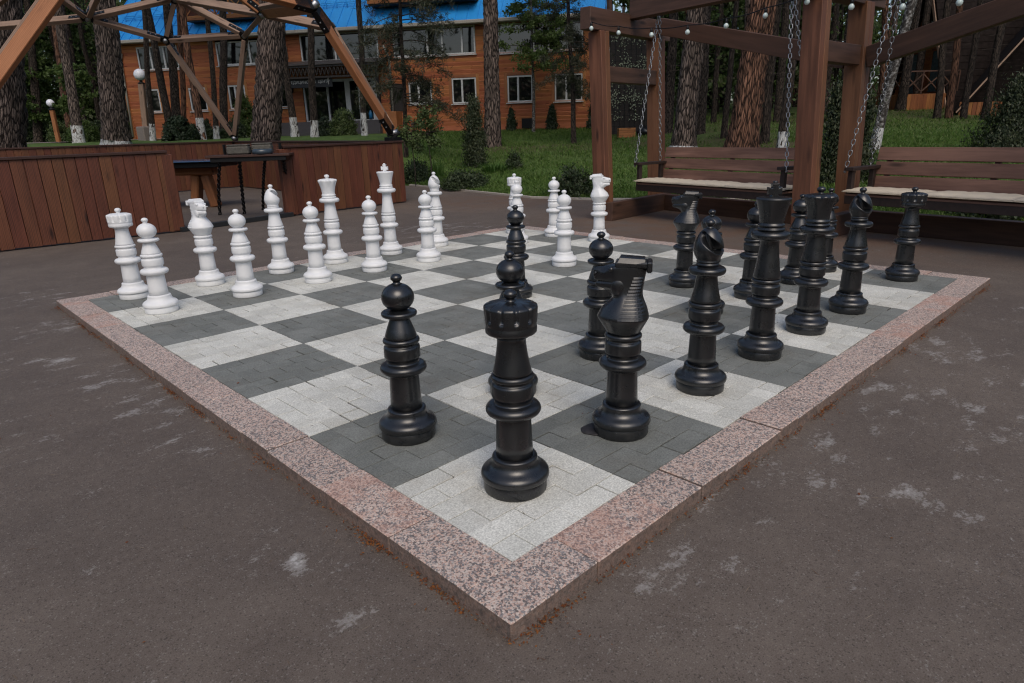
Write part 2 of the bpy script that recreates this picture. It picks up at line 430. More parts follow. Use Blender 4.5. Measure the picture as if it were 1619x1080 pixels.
def raw_mesh(name, V, F, mat, attrs=None, smooth=False):
    """fast path for big meshes: F is an (n,k) index array"""
    V = np.asarray(V, np.float32); F = np.asarray(F, np.int32); n, k = F.shape
    me = bpy.data.meshes.new(name); me.vertices.add(len(V)); me.vertices.foreach_set('co', V.ravel())
    me.loops.add(n*k); me.loops.foreach_set('vertex_index', F.ravel())
    me.polygons.add(n); me.polygons.foreach_set('loop_start', np.arange(0, n*k, k, dtype=np.int32)); 
    me.polygons.foreach_set('loop_total', np.full(n, k, dtype=np.int32))
    if smooth: me.polygons.foreach_set('use_smooth', np.ones(n, bool))
    for nm, arr in (attrs or {}).items():
        arr = np.asarray(arr, np.float32)
        if arr.ndim == 2: me.attributes.new(nm, 'FLOAT_VECTOR', 'POINT').data.foreach_set('vector', arr.ravel())
        else: me.attributes.new(nm, 'FLOAT', 'POINT').data.foreach_set('value', arr)
    me.materials.append(M[mat]); me.update(calc_edges=True); me.validate(); return me
def leaves(P, N, size, asp=.6, bend=.0, up=None):
    """leaf-sized quads at points P facing N; returns V,F"""
    n = len(P); size = np.broadcast_to(size, n)[:, None]
    N = N/(np.linalg.norm(N, axis=1)[:, None]+1e-9)
    t = rng.normal(size=(n, 3)) if up is None else up+rng.normal(size=(n, 3))*.25
    t -= N*(t*N).sum(1)[:, None]; t /= np.linalg.norm(t, axis=1)[:, None]+1e-9
    b = np.cross(N, t)
    V = np.stack([P-t*size*.5, P+b*size*asp*.5+N*size*bend, P+t*size*.5, P-b*size*asp*.5+N*size*bend], 1).reshape(-1, 3)
    return V, np.arange(4*n).reshape(n, 4)
def rand_dir(n):
    v = rng.normal(size=(n, 3)); return v/np.linalg.norm(v, axis=1)[:, None]

# ---------------------------------------------------------------- the board
def build_board():
    root = thing('chessboard', 'giant chessboard of light and dark square pavers framed by pink granite slabs', 'chessboard', (0, 0, 0))
    cell = .1; gap = .0030
    for ia in range(8):
        for ib in range(8):
            mb = MB(); seen = set()
            x0, y0 = ia*SQ, ib*SQ; light = (ia+ib) % 2 == 0
            flip = rng.random() < .5; oi, oj = rng.integers(0, 4), 0
            for i in range(6):
                for j in range(6):
                    # herringbone of 20 x 10 stones on a 10 cm grid
                    k = (i+oi-j) % 4
                    if k == 0: cells = [(i, j), (i+1, j)]
                    elif k == 1: cells = [(i-1, j), (i, j)]
                    elif k == 2: cells = [(i, j), (i, j+1)]
                    else: cells = [(i, j-1), (i, j)]
                    cells = tuple(c for c in cells if 0 <= c[0] < 6 and 0 <= c[1] < 6)
                    if cells in seen: continue
                    seen.add(cells)
                    a0 = min(c[0] for c in cells); a1 = max(c[0] for c in cells)+1
                    b0 = min(c[1] for c in cells); b1 = max(c[1] for c in cells)+1
                    q = [(a0, b0), (a1, b0), (a1, b1), (a0, b1)]
                    if flip: q = [(y, x) for x, y in q][::-1]
                    gg = gap*(.2+1.6*rng.random()**1.5); cx = np.mean([p[0] for p in q]); cy = np.mean([p[1] for p in q])
                    zt = HB-.0012*rng.random(); tl = rng.normal(size=2)*.003
                    top = []; low = []
                    for x, y in q:
                        px = x0+x*cell-math.copysign(gg, x-cx); py = y0+y*cell-math.copysign(gg, y-cy)
                        z = zt+(x-cx)*cell*tl[0]*.5+(y-cy)*cell*tl[1]*.5
                        top.append((px-math.copysign(.0012, x-cx), py-math.copysign(.0012, y-cy), z)); low.append((px, py, z-.0016)); 
                    bot = [(p[0], p[1], HB-.02) for p in low]
                    mb.add(top+low+bot, [(0, 1, 2, 3)]+[(4+k, 4+(k+1) % 4, (k+1) % 4, k) for k in range(4)]+[(8+k, 8+(k+1) % 4, 4+(k+1) % 4, 4+k) for k in range(4)])
            z = HB-.007
            mb.quad((x0, y0, z), (x0+SQ, y0, z), (x0+SQ, y0+SQ, z), (x0, y0+SQ, z), 1)
            mb.build('light_square' if light else 'dark_square', ['paver_light' if light else 'paver_dark', 'joint_sand'], root)
    b = .178; L = 8*SQ
    def run(p0, d, nrm, length):
        mb = MB(); s = 0
        p0 = np.array(p0); d = np.array(d); nrm = np.array(nrm)
        while s < length-1e-4:
            e = min(length, s+rng.uniform(.14, .46))
            if length-e < .12: e = length
            a = p0+d*s; c = p0+d*(e-.0022)
            # jittered outer edge of each slab
            mid = (a+c)/2+nrm*(b/2+rng.normal()*.0015); h = HB+rng.normal()*.0022+.002
            A = np.array([*(mid-d*(e-s-.0022)/2), h/2-.01]); Bp = np.array([*(mid+d*(e-s-.0022)/2), h/2-.01])
            mb.beam(A, Bp, b, h+.02, (0, 0, 1), .0035)
            s = e
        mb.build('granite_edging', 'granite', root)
    run((-b, 0), (1, 0), (0, -1), L+2*b); run((-b, L), (1, 0), (0, 1), L+2*b)
    run((0, 0), (0, 1), (-1, 0), L); run((L, 0), (0, 1), (1, 0), L)
build_board()

# ---------------------------------------------------------------- the pieces
BASE = [(.1035,0),(.108,.002),(.1095,.008),(.1095,.0425),(.1082,.0442),(.1080,.0456),(.1142,.0466),(.1168,.0515),(.1178,.0585),(.1168,.0662),(.1128,.0735),(.1058,.0795),(.0975,.0838),(.0900,.0885),(.0842,.0945),(.0802,.1025),(.0782,.1095),(.0776,.1135),(.0776,.1195),(.0757,.1237),(.0710,.1262),(.0630,.1275)]
COLM = [(.0600,.1275),(.0638,.1290),(.0620,.17),(.0585,.266),(.0582,.2735),(.0680,.2750),(.0800,.2780),(.0880,.2840),(.0922,.2915),(.0928,.2970),(.0912,.3045),(.0860,.3110),(.0770,.3155),(.0660,.3172),(.0622,.3182),(.0620,.3345),(.0660,.3365),(.0698,.3405),(.0710,.3465),(.0710,.3785),(.0695,.3850),(.0655,.3885),(.0625,.3900),(.0625,.3980),(.0665,.3995),(.0712,.4035),(.0722,.4090),(.0705,.4155),(.0650,.4195),(.0600,.4205)]
def knob(z, r=.0225, neck=.013, h=.032):
    return [(neck*1.6, z),(neck*1.15, z+.003),(neck, z+.008),(r*.72, z+.0115),(r*.95, z+.017),(r, z+.0225),(r*.93, z+.0285),(r*.72, z+.034),(r*.38, z+.0378),(.0005, z+.0388)]
def tor(r, z, t, inner):
    """a rounded collar of half height t round radius r"""
    return [(inner, z-t)]+[(r-t*.9+t*.9*math.cos(a), z+t*math.sin(a)) for a in np.linspace(-1.35, 1.35, 9)]+[(inner, z+t)]
def part(prof, name, mat, parent, n=64, rf=None):
    m = MB(); m.lathe(prof, n, rf=rf); return m.build(name, mat, parent)

def piece_core(name, mat):
    root = thing(name, 'x', 'chess piece')
    part(BASE, 'base', mat, root); part(COLM, 'column', mat, root)
    return root
def make_pawn(mat):
    r = piece_core('pawn', mat)
    part([(.060,.4205),(.0625,.4225),(.0615,.430),(.054,.453),(.043,.482),(.039,.494),(.037,.500)]+tor(.0695,.5165,.0105,.050)+[(.034,.5305),(.03,.5335)], 'neck', mat, r)
    s = [(.0632*math.sin(a), .5805-.0545*math.cos(a)) for a in np.linspace(.45, math.pi-.16, 22)]
    part(s, 'head', mat, r); part(knob(.6325), 'finial', mat, r, 40)
    return r
def make_rook(mat):
    r = piece_core('rook', mat)
    part([(.060,.4205),(.0645,.4225),(.0635,.430),(.058,.455),(.0515,.49),(.047,.525),(.0465,.540),(.050,.545)], 'neck', mat, r)
    pr = [(.046,.5445),(.052,.547),(.060,.554),(.068,.5575),(.079,.5595),(.083,.5635),(.0838,.570),(.0838,.580),(.082,.5845),(.082,.588),(.0835,.592),(.0848,.603),(.0848,.6045),(.0858,.622),(.0868,.642),(.0858,.6485),(.082,.6515),(.06,.6585),(.03,.6615),(.0005,.6625)]
    def rf(k, rr, zz, a):
        if 12 <= k <= 17:
            u = np.abs(((a*11/(2*math.pi)) % 1)-.5)
            notch = sm(.34, .40, u)
            rr = rr-notch*(.006 if k < 17 else .002)
            zz = zz-notch*(.004 if k in (14, 15, 16) else 0)
        return rr, zz
    part(pr, 'turret', mat, r, 132, rf)
    sl = MB()
    for k in range(0, 11):
        a = (k)/11*2*math.pi
        sl.box((.0802*math.cos(a), .0802*math.sin(a), .6062), (.0022, .019, .0024), a, ch=.0005)
    sl.build('slot', 'steel' if 'black' in mat else mat, r)
    part(knob(.661, .0225, .0125), 'finial', mat, r, 40)
    return r
def make_bishop(mat):
    r = piece_core('bishop', mat)
    part([(.060,.4205),(.067,.4225),(.0655,.432),(.058,.460),(.0505,.495),(.0462,.530),(.046,.542)]+tor(.081,.5625,.0165,.050)+[(.047,.581),(.0445,.584)], 'neck', mat, r)
    out = [(.044,.5835),(.049,.5855),(.0505,.591),(.048,.5955),(.0445,.598),(.049,.600),(.0505,.604),(.048,.608)]
    egg = [(.0475,.610),(.0525,.616)]+[(.0655*math.sin(a)**.92*(1-.14*max(0, -math.cos(a))), .658-.062*math.cos(a) if a < math.pi/2 else .658-.095*math.cos(a)) for a in np.linspace(.95, math.pi-.16, 90)]
    def rf(k, rr, zz, a):
        if k >= len(out):
            x = np.cos(a); y = np.sin(a)
            s = (zz-.698)+(rr*y)*.75+.012*(x-.6)
            w = .0045+.0205*sm(.0, .9, x)
            m = (1-sm(w*.80, w*1.10, np.abs(s)))*sm(-.20, .06, x+.1*y)
            rr = rr*(1-m*.72)
        return rr, zz
    m = MB(); m.lathe(out+egg, 160, rf=rf); m.build('mitre', mat, r)
    part(knob(.7485, .0205, .0125), 'finial', mat, r, 40)
    return r
def make_king(mat):
    r = piece_core('king', mat)
    part([(.060,.4205),(.067,.4225),(.066,.435),(.0595,.475),(.052,.53),(.0465,.585),(.0455,.612),(.050,.619)]+tor(.0935,.6425,.0195,.06)+[(.060,.664)], 'neck', mat, r)
    pr = [(.058,.6635),(.0655,.6655),(.0675,.671),(.0655,.677),(.060,.679),(.0595,.684),(.0635,.686),(.0655,.691),(.0635,.697),(.0585,.700),(.058,.706),(.0615,.73),(.069,.765),(.0785,.800),(.083,.8135),(.0845,.819),(.083,.824),(.079,.8265),(.05,.8285),(.0005,.829)]
    part(pr, 'crown', mat, r)
    m = MB()
    # cross with flared arms on a short foot
    def slab(pts, t):
        k = len(pts); V = [(-t, y, z) for y, z in pts]+[(t, y, z) for y, z in pts]
        m.add(V, [tuple(range(k))[::-1], tuple(range(k, 2*k))]+[(i, (i+1) % k, k+(i+1) % k, k+i) for i in range(k)])
    pts = [(-.021,.8285),(-.015,.839),(-.016,.846),(-.034,.838),(-.034,.878),(-.016,.870),(-.013,.880),(-.019,.894),(.019,.894),(.013,.880),(.016,.870),(.034,.878),(.034,.838),(.016,.846),(.015,.839),(.021,.8285)]
    slab(pts, .0145)
    m.lathe([(.011,.893),(.012,.899),(.010,.905),(.0005,.9075)], 20)
    c = m.build('cross', mat, r)
    bv = c.modifiers.new('soft', 'BEVEL'); bv.width = .0025; bv.segments = 2
    return r
def make_queen(mat):
    r = piece_core('queen', mat)
    part([(.060,.4205),(.067,.4225),(.066,.433),(.060,.465),(.054,.51),(.0488,.555),(.048,.570),(.052,.577)]+tor(.0935,.5985,.0185,.06)+[(.060,.619)], 'neck', mat, r)
    pr = [(.058,.6185),(.066,.6205),(.068,.626),(.0655,.632),(.060,.634),(.0595,.639),(.064,.641),(.066,.646),(.0635,.652),(.0595,.655),(.059,.662),(.0615,.69),(.068,.72),(.0775,.75),(.085,.768),(.0895,.779),(.0885,.785),(.084,.789),(.06,.7945),(.03,.798),(.0005,.799)]
    def rf(k, rr, zz, a):
        if 13 <= k <= 17:
            u = np.abs(np.sin(a*9/2)); wgt = [.25, .6, 1.0, 1.0, .6][k-13]
            rr = rr-(1-u)*.010*wgt; zz = zz-(1-u)*.008*wgt*(k >= 15)
        return rr, zz
    part(pr, 'crown', mat, r, 126, rf); part(knob(.797, .0235, .0125), 'finial', mat, r, 40)
    return r
def make_knight(mat):
    r = piece_core('knight', mat)
    # head: cross sections from the foot of the neck to the poll (z, front, back, half width, squareness)
    S = [(.4205,.058,.058,.058,2.0),(.4235,.0645,.0645,.0645,2.0),(.428,.067,.067,.067,2.0),(.470,.094,.088,.086,2.5),(.482,.100,.094,.091,2.8),(.487,.102,.095,.092,2.8),(.494,.099,.094,.090,2.8),(.520,.085,.087,.079,2.8),(.540,.064,.079,.067,2.7),(.553,.050,.074,.058,2.6),(.563,.0435,.071,.052,2.5),(.572,.0465,.069,.048,2.5),(.580,.056,.069,.046,2.5),(.588,.071,.069,.0445,2.5),(.595,.087,.070,.0435,2.6),(.601,.100,.071,.043,2.7),(.606,.1075,.072,.042,2.8),(.614,.1105,.073,.042,2.8),(.621,.1105,.0735,.042,2.8),(.6228,.102,.074,.042,2.8),(.6285,.102,.0745,.042,2.8),(.630,.112,.075,.042,2.8),(.640,.117,.077,.0425,2.9),(.655,.119,.0795,.043,2.9),(.667,.118,.082,.0435,2.9),(.676,.114,.084,.0435,2.8),(.682,.105,.084,.043,2.7),(.687,.09,.083,.042,2.6),(.690,.055,.080,.038,2.4)]
    n = 56; ang = np.arange(n)/n*2*math.pi; V = []
    for z, fr, bk, w, e in S:
        c, s_ = np.cos(ang), np.sin(ang)
        ef = np.where(c > 0, np.where(z > .45, e*.72, e), e)          # a keel down the throat and chest
        x = np.sign(c)*np.abs(c)**(2/ef); y = np.sign(s_)*np.abs(s_)**(2/ef)
        x = np.where(x > 0, x*fr, x*bk)
        k_ = 1 if z > .58 else .10
        tp = 1-.50*sm(.30, .95, x/max(fr, .05))*k_
        dish = -.009*np.exp(-((x-.080)/.022)**2)*(z > .670)
        V.append(np.stack([x, y*w*tp, np.full(n, z)+-.004*(x/.1)*(z > .60)+dish], 1))
    V = np.concatenate(V); k = len(S)
    F = [(i*n+q, i*n+(q+1) % n, (i+1)*n+(q+1) % n, (i+1)*n+q) for i in range(k-1) for q in range(n)]+[tuple(range(n))[::-1], tuple((k-1)*n+q for q in range(n))]
    m = MB(); m.add(V, F, smooth=True)
    def blob(c, r3):
        th = np.linspace(0, math.pi, 13); q = MB(); q.lathe([(math.sin(t), -math.cos(t)) for t in th], 22)
        m.add(q.v[0]*np.array(r3)+np.array(c), q.f, smooth=True)
    for sy in (-1, 1): blob((.020, sy*.033, .604), (.030, .0130, .036))          # round cheek
    m.beam((.036, 0, .689), (-.086, 0, .689), .088, .024, ch=.006)               # brow and poll ledge
    m.beam((-.080, 0, .682), (-.101, 0, .682), .092, .040, ch=.005)              # nape block
    # raised crest with sloping sides
    pr = [(-.044, .699), (-.031, .716), (-.022, .7195), (.022, .7195), (.031, .716), (.044, .699)]
    V2 = [(.026-(z-.70)*.5, y, z) for y, z in pr]+[(-.074, y, z-.006) for y, z in pr]
    m.add(V2, [tuple(range(6)), tuple(range(11, 5, -1))]+[(k, 6+k, 6+(k+1) % 6, (k+1) % 6) for k in range(6)])
    m.build('head', mat, r)
    # hogged mane: stepped ribs on both sides of the nape
    q = MB()
    for i in range(13):
        z = .492+i*.0125; t = i/12
        bk = np.interp(z, [s[0] for s in S], [s[2] for s in S]); w = np.interp(z, [s[0] for s in S], [s[3] for s in S])
        e = np.interp(z, [s[0] for s in S], [s[4] for s in S])
        x1 = -bk*.93; x0 = np.interp(t, [0, 1], [.020, -.034]); pad = .0042
        for sy in (-1, 1):
            xs = np.linspace(x0, x1, 8); V3_ = []
            for x in xs:
                fr_ = np.interp(z, [s[0] for s in S], [s[1] for s in S])
                u = min(.999, abs(x)/(bk if x < 0 else fr_)); ee = e*(.72 if x > 0 else 1)
                ys = w*(1-u**ee)**(1/ee)
                for dy, dz in ((-.012, -.0034), (pad*1.15, -.0034), (pad*.5, .0036), (-.012, .0036)): V3_.append((x, sy*max(.001, ys+dy), z+dz))
            Fq = []
            for c_ in range(7):
                for d_ in range(4):
                    f4 = (c_*4+d_, c_*4+(d_+1) % 4, (c_+1)*4+(d_+1) % 4, (c_+1)*4+d_); Fq.append(f4 if sy < 0 else f4[::-1])
            Fq += [(0, 3, 2, 1) if sy < 0 else (0, 1, 2, 3), (28, 29, 30, 31) if sy < 0 else (31, 30, 29, 28)]
            q.add(V3_, Fq)
    q.build('mane', mat, r)
    e = MB()
    for sy in (-1, 1):
        e.ball((.050, sy*.0335, .672), .0105, 16, 10)
        e.ball((.1085, sy*.0165, .656), .0055, 12, 8)
    e.build('eye', mat, r)
    return r
PIECES = [  # kind, colour, x, y, heading, label
 ('rook','white',.278,4.618,0,'white rook in the far left corner, beside the outermost white pawn'),
 ('knight','white',.863,4.628,-80,'white horse head knight facing the viewer, between rook and bishop'),
 ('bishop','white',1.518,4.612,-40,'white bishop with its notch turned right, left of the white queen'),
 ('queen','white',2.076,4.655,0,'white queen with scalloped crown standing behind a pawn before the gazebo'),
 ('king','white',2.714,4.593,40,'tallest white piece, king with cross on its crown'),
 ('bishop','white',3.338,4.607,-100,'white bishop nearest the gazebo wall end, right of the king'),
 ('rook','white',4.492,4.557,0,'white rook in the far corner, mostly hidden by pawns'),
 ('knight','white',4.66,3.36,-60,'white horse head knight seen in profile, advanced at the far right'),
 ('pawn','white',.271,3.937,0,'white pawn closest to the left board corner, before the white rook'),
 ('pawn','white',.921,3.917,0,'white pawn standing in front of the forward facing white knight'),
 ('pawn','white',1.554,3.949,0,'white pawn partly covering the white queen'),
 ('pawn','white',2.104,3.963,0,'white pawn standing alone between the white queen and king'),
 ('pawn','white',2.718,3.945,0,'white pawn partly covering the bishop right of the king'),
 ('pawn','white',4.02,4.02,0,'white pawn overlapping the far corner rook, behind a black pawn'),
 ('pawn','white',3.37,2.764,0,'white pawn advanced two squares, farthest forward of the white side'),
 ('pawn','white',4.62,4.02,0,'white pawn rising behind the advanced white pawn'),
 ('rook','black',.304,.291,9,'big black rook on the nearest corner square'),
 ('knight','black',.905,.287,124,'large black horse head knight beside the nearest rook'),
 ('bishop','black',1.538,.295,-150,'black bishop with wide open notch, right of the near knight'),
 ('king','black',2.168,.307,48,'tallest black piece, king with cross before the first swing'),
 ('queen','black',2.754,.31,0,'black queen with scalloped crown between king and bishop'),
 ('bishop','black',3.356,.276,-165,'black bishop with narrow slit, right of the black queen'),
 ('rook','black',4.536,.32,0,'black rook on the far right corner in front of the second swing'),
 ('knight','black',3.325,1.481,122,'far black horse head knight standing before the first swing'),
 ('pawn','black',.287,.909,0,'big black pawn alone near the left edging, closest pawn'),
 ('pawn','black',.903,.925,0,'black pawn hidden behind the nearest rook, only its ball head above'),
 ('pawn','black',2.332,2.325,0,'black pawn advanced to the board centre before the white pawns'),
 ('pawn','black',1.64,.97,0,'black pawn directly behind the near black knight'),
 ('pawn','black',2.74,.99,0,'black pawn directly behind the black bishop with open notch'),
 ('pawn','black',3.28,.95,0,'black pawn just left of and behind the black king'),
 ('pawn','black',3.94,.885,0,'black pawn just left of and behind the black queen'),
 ('pawn','black',4.50,.905,0,'black pawn peeping from behind the black queen on her right'),
]
MAKE = dict(pawn=make_pawn, rook=make_rook, bishop=make_bishop, king=make_king, queen=make_queen, knight=make_knight)
def place_pieces():
    proto = {}
    for kind, colr, x, y, hd, lab in PIECES:
        cx = (math.floor(x/SQ)+.5)*SQ; cy = (math.floor(y/SQ)+.5)*SQ
        x = cx+(x-cx)*.62; y = cy+(y-cy)*.62
        key = (kind, colr)
        if key not in proto: o = proto[key] = MAKE[kind](colr+'_plastic')
        else: o = copy_tree(proto[key])
        o.location = (x, y, HB-.0005); o.rotation_euler = (0, 0, R(hd if hd else random.uniform(0, 360)))
        tag(o, lab, 'chess '+kind, colr+' chess pieces')
place_pieces()
m = MB(); m.lathe([(.05, 0), (.055, .001), (.0555, .004), (.052, .0065), (.0005, .0075)], 28, rf=lambda k, r, z, a: (r*(1+.05*np.sin(3*a)+.03*np.sin(7*a)), z))
tag(m.build('rubber_disc', 'disc_black', None, (.834, .372, HB)), 'flat dark disc lying beside the foot of the near black knight', 'disc')

# ---------------------------------------------------------------- ground
STAINS=[(-0.4, 0.53, 0.043, 0.03, 1.0),(-0.47, 0.61, 0.035, 0.027, 0.5),(-0.43, 0.24, 0.016, 0.018, 0.9),(-0.37, 0.2, 0.028, 0.023, 0.7),(-0.29, 4.3, 0.106, 0.103, 0.8),(-0.47, 3.38, 0.16, 0.058, 0.5),(-0.31, 2.74, 0.144, 0.07, 0.5),(-0.38, 2.24, 0.07, 0.055, 0.7),(-0.39, 1.61, 0.068, 0.067, 0.5),(-0.42, 0.8, 0.03, 0.02, 0.6),(1.4, -0.33, 0.044, 0.071, 0.8),(2.16, -0.41, 0.07, 0.068, 0.7),(2.22, -0.67, 0.043, 0.04, 0.9),(1.97, -0.79, 0.086, 0.098, 0.55),(3.06, -0.28, 0.153, 0.132, 0.6),(0.34, -0.32, 0.081, 0.075, 0.45),(0.73, -0.16, 0.065, 0.042, 0.5),(0.47, -0.37, 0.046, 0.038, 0.5),(1.21, -0.83, 0.059, 0.03, 0.6),(1.27, -0.67, 0.019, 0.028, 0.9),(1.2, -0.63, 0.063, 0.046, 0.45),(0.34, -0.58, 0.033, 0.015, 0.5),(1.54, -0.71, 0.014, 0.022, 0.8),(2.17, -0.31, 0.173, 0.126, 0.3),(-0.19, 1.87, 0.121, 0.098, 0.35),(-0.21, 2.42, 0.103, 0.084, 0.4),(-0.22, 5.53, 0.175, 0.18, 0.3),(1.16, -0.3, 0.115, 0.073, 0.3),(-0.05, -0.26, 0.016, 0.018, 0.3),(-0.85, 2.2, 0.057, 0.063, 0.2),(2.74, -0.69, 0.088, 0.082, 0.4),(3.96, 5.29, 0.484, 0.27, 0.3),(4.45, 6.04, 0.448, 0.262, 0.5),]
def build_ground():
    # asphalt square: fine grid near the camera, one big sheet beyond
    xs = np.unique(np.concatenate([np.linspace(-40, -2.6, 24), np.arange(-2.6, 10.0, .05), np.linspace(10, 40, 20)]))
    ys = np.unique(np.concatenate([np.linspace(-40, -2.6, 24), np.arange(-2.6, 10.5, .05), np.linspace(10.5, 40, 20)]))
    X, Y = np.meshgrid(xs, ys, indexing='ij'); f, l = to_fl(X, Y)
    lim = np.interp(l, F0L, F0F)
    st = np.zeros_like(X)
    for x, y, a, b, s in STAINS:
        # a: size across the view, b: size along it
        df, dl = f-to_fl(x, y)[0], l-to_fl(x, y)[1]
        if s > .85: st = np.maximum(st, 1.0*np.exp(-((dl/(a*.8))**4+(df/(b*1.0))**4)))
        st = np.maximum(st, (.18+.34*min(s, .8))*np.exp(-((dl/(a*2.4))**2+(df/(b*2.6))**2)*.9))
    st = np.maximum(st, .17*np.exp(-((l-2.2)/1.6)**2-((f-3.6)/2.4)**2)); st = np.maximum(st, .12*np.exp(-((l+2.2)/1.2)**2-((f-3.8)/1.6)**2))
    rust = np.clip(1-np.hypot(X-7.3, Y-3.3)/3.2, 0, 1)+np.clip(1-np.hypot(X-7.6, (Y-8.0)*1.2)/2.6, 0, 1)*.7+np.clip(1-np.hypot(X-7.0, Y-.6)/2, 0, 1)*.6
    n1, n2 = X.shape
    idx = np.arange(n1*n2).reshape(n1, n2)
    F = np.stack([idx[:-1, :-1], idx[1:, :-1], idx[1:, 1:], idx[:-1, 1:]], -1).reshape(-1, 4)
    over = (f > lim+.6).ravel(); F = F[~over[F].all(1)]
    me = raw_mesh('asphalt_ground', np.stack([X, Y, np.zeros_like(X)], -1).reshape(-1, 3), F, 'asphalt', dict(stain=st.ravel(), rust=np.clip(rust, 0, 1).ravel()))
    tag(link('asphalt_ground', me), kind='structure')
    # lawn / terrain sheet, its near edge follows the asphalt edge
    ls = np.unique(np.concatenate([np.linspace(-150, -26, 30), np.linspace(-26, 30, 300), np.linspace(30, 150, 30)]))
    tt = np.concatenate([[-.02], np.linspace(0, .16, 60), np.linspace(.18, .5, 60), np.linspace(.53, 1, 30)])
    V = []; lit = []
    for l in ls:
        f0 = np.interp(l, F0L, F0F); ff = f0+(tt*(170-f0))*np.where(tt < 0, .1, 1)
        z = tz(ff, np.full_like(ff, l)); z = np.where(ff <= f0+.01, np.where(tt < 0, -.06, .012), z+.012)
        bumps = .025*np.sin(ff*2.1+l*1.3)*np.sin(l*1.7-ff*.6)*np.clip(ff-f0, 0, 1)
        x, y = FL(ff, l); V.append(np.stack([x, y, z+bumps], 1))
        q = np.exp(-((ff-22.5)/2.6)**2)*sm(-3, 0, l)*(1-sm(7, 10, l))*.75+np.exp(-((ff-27)/6)**2)*sm(6, 10, l)*.9+np.exp(-((ff-17.5)/3)**2)*sm(3.5, 4.6, l)*(1-sm(7.0, 8.2, l))*1.0+sm(38, 46, ff)*.7
        lit.append(np.clip(q, 0, 1))
    V = np.concatenate(V); n2 = len(tt); n1 = len(ls); idx = np.arange(n1*n2).reshape(n1, n2)
    F = np.stack([idx[:-1, :-1], idx[:-1, 1:], idx[1:, 1:], idx[1:, :-1]], -1).reshape(-1, 4)[:, ::-1]
    me = raw_mesh('lawn_ground', V, F, 'lawn', dict(litter=np.concatenate(lit)), smooth=True)
    tag(link('lawn_ground', me), kind='structure')
    # pale kerb along the lawn edge
    mb = MB(); pts = [(l, np.interp(l, F0L, F0F)) for l in [-2.45, -1.2, .45, 1.6, 2.4, 3.2, 4.2]]
    for (l0, f0), (l1, f1) in zip(pts[:-1], pts[1:]):
        a = FL(f0-.02, l0); b = FL(f1-.02, l1); mb.beam((*a, .012), (*b, .012), .07, .05)
    tag(mb.build('lawn_kerb', 'kerb_pale'), kind='structure')
    # footpath at the far left and in front of the house
    def strip(name, mat, pts, w):
        V = []; 
        for k, (f, l) in enumerate(pts):
            for s in (-1, 1):
                ff, ll = f+s*w/2, l
                V.append((*FL(ff, ll), float(tz(np.array(ff), np.array(ll)))+.045))
        F = [(2*k, 2*k+2, 2*k+3, 2*k+1) for k in range(len(pts)-1)]
        m = MB(); m.add(V, F); tag(m.build(name, mat), kind='structure')
    strip('garden_path', 'concrete', [(31, -24), (31, -22), (31, -20.6), (32.5, -19), (33.5, -17), (34, -15)], 3.2)
    strip('house_path', 'concrete', [(33.6-.105*k, -11.2+k*.9) for k in range(0, 14)], 1.5)
    # ring of needles and bare soil round a few trunks is part of the lawn sheet
build_ground()

def grass_field(name, n, gen, hmin, hmax):
    P = gen(n); n = len(P)
    h = rng.uniform(hmin, hmax, n)*(.6+.8*rng.random(n)); a = rng.random(n)*2*math.pi; w = h*.08+.003
    d = np.stack([np.cos(a), np.sin(a), np.zeros(n)], 1); t = rng.normal(size=(n, 3))*.35; t[:, 2] = 1
    base = P; mid = P+t*h[:, None]*.55; tip = P+t*h[:, None]+rng.normal(size=(n, 3))*h[:, None]*np.array([.35, .35, .05])
    V = np.stack([base-d*w[:, None], base+d*w[:, None], mid+d*w[:, None]*.7, tip, mid-d*w[:, None]*.7], 1).reshape(-1, 3)
    F = np.arange(5*n).reshape(n, 5)
    me = raw_mesh(name, V, F, 'grass'); return link(name, me)
def near_lawn(n):
    l = rng.uniform(-2.5, 13, n*2); f0 = np.interp(l, F0L, F0F)
    f = f0+.03+rng.random(n*2)**1.7*12
    keep = rng.random(n*2) < np.where((l > 4.3) & (f < 9.6), 1.0, .7)
    dens = np.exp(-((f-22.5)/2.6)**2)*.8+np.exp(-((f-17.5)/3)**2)*sm(3.5, 4.6, l)*(1-sm(7, 8.2, l))*.9
    keep &= rng.random(n*2) > dens*.85
    l, f = l[keep][:n], f[keep][:n]
    x, y = FL(f, l); return np.stack([x, y, tz(f, l)+.005], 1)
tag(grass_field('grass', 120000, near_lawn, .030, .075), 'short green lawn grass beyond the asphalt', 'grass', kind='stuff')
def mid_lawn(n):
    l = rng.uniform(3.5, 19, n); f = rng.uniform(11, 29, n); x, y = FL(f, l); P = np.stack([x, y, tz(f, l)+.008], 1)
    l2 = rng.uniform(-3, 4.5, n//2); f2 = rng.uniform(20, 32, n//2); x, y = FL(f2, l2); P2 = np.stack([x, y, tz(f2, l2)+.008], 1)
    P = np.concatenate([P, P2]); f, l = to_fl(P[:, 0], P[:, 1])
    d = np.exp(-((f-22.5)/2.8)**2)*sm(-3, 0, l)*(1-sm(7, 10, l))*.95+np.exp(-((f-27)/5)**2)*sm(6, 10, l)*.7+np.exp(-((f-17.5)/3)**2)*sm(3.5, 4.6, l)*(1-sm(7, 8.2, l))
    return P[rng.random(len(P)) > d*(.75+.35*np.sin(P[:, 0]*2.3)*np.sin(P[:, 1]*2.9))]
tag(grass_field('grass_far', 52000, mid_lawn, .05, .10), 'lawn grass on the rise under the pines', 'grass', kind='stuff')
def strip_gen(n):
    # rough tuft strip between the back sill of the swings and the path
    t = rng.random(n); x = np.interp(t, [0, 1], [8.0, 7.62])+rng.random(n)*.45; y = np.interp(t, [0, 1], [3.9, 2.2])
    return np.stack([x, y, np.full(n, .012)], 1)
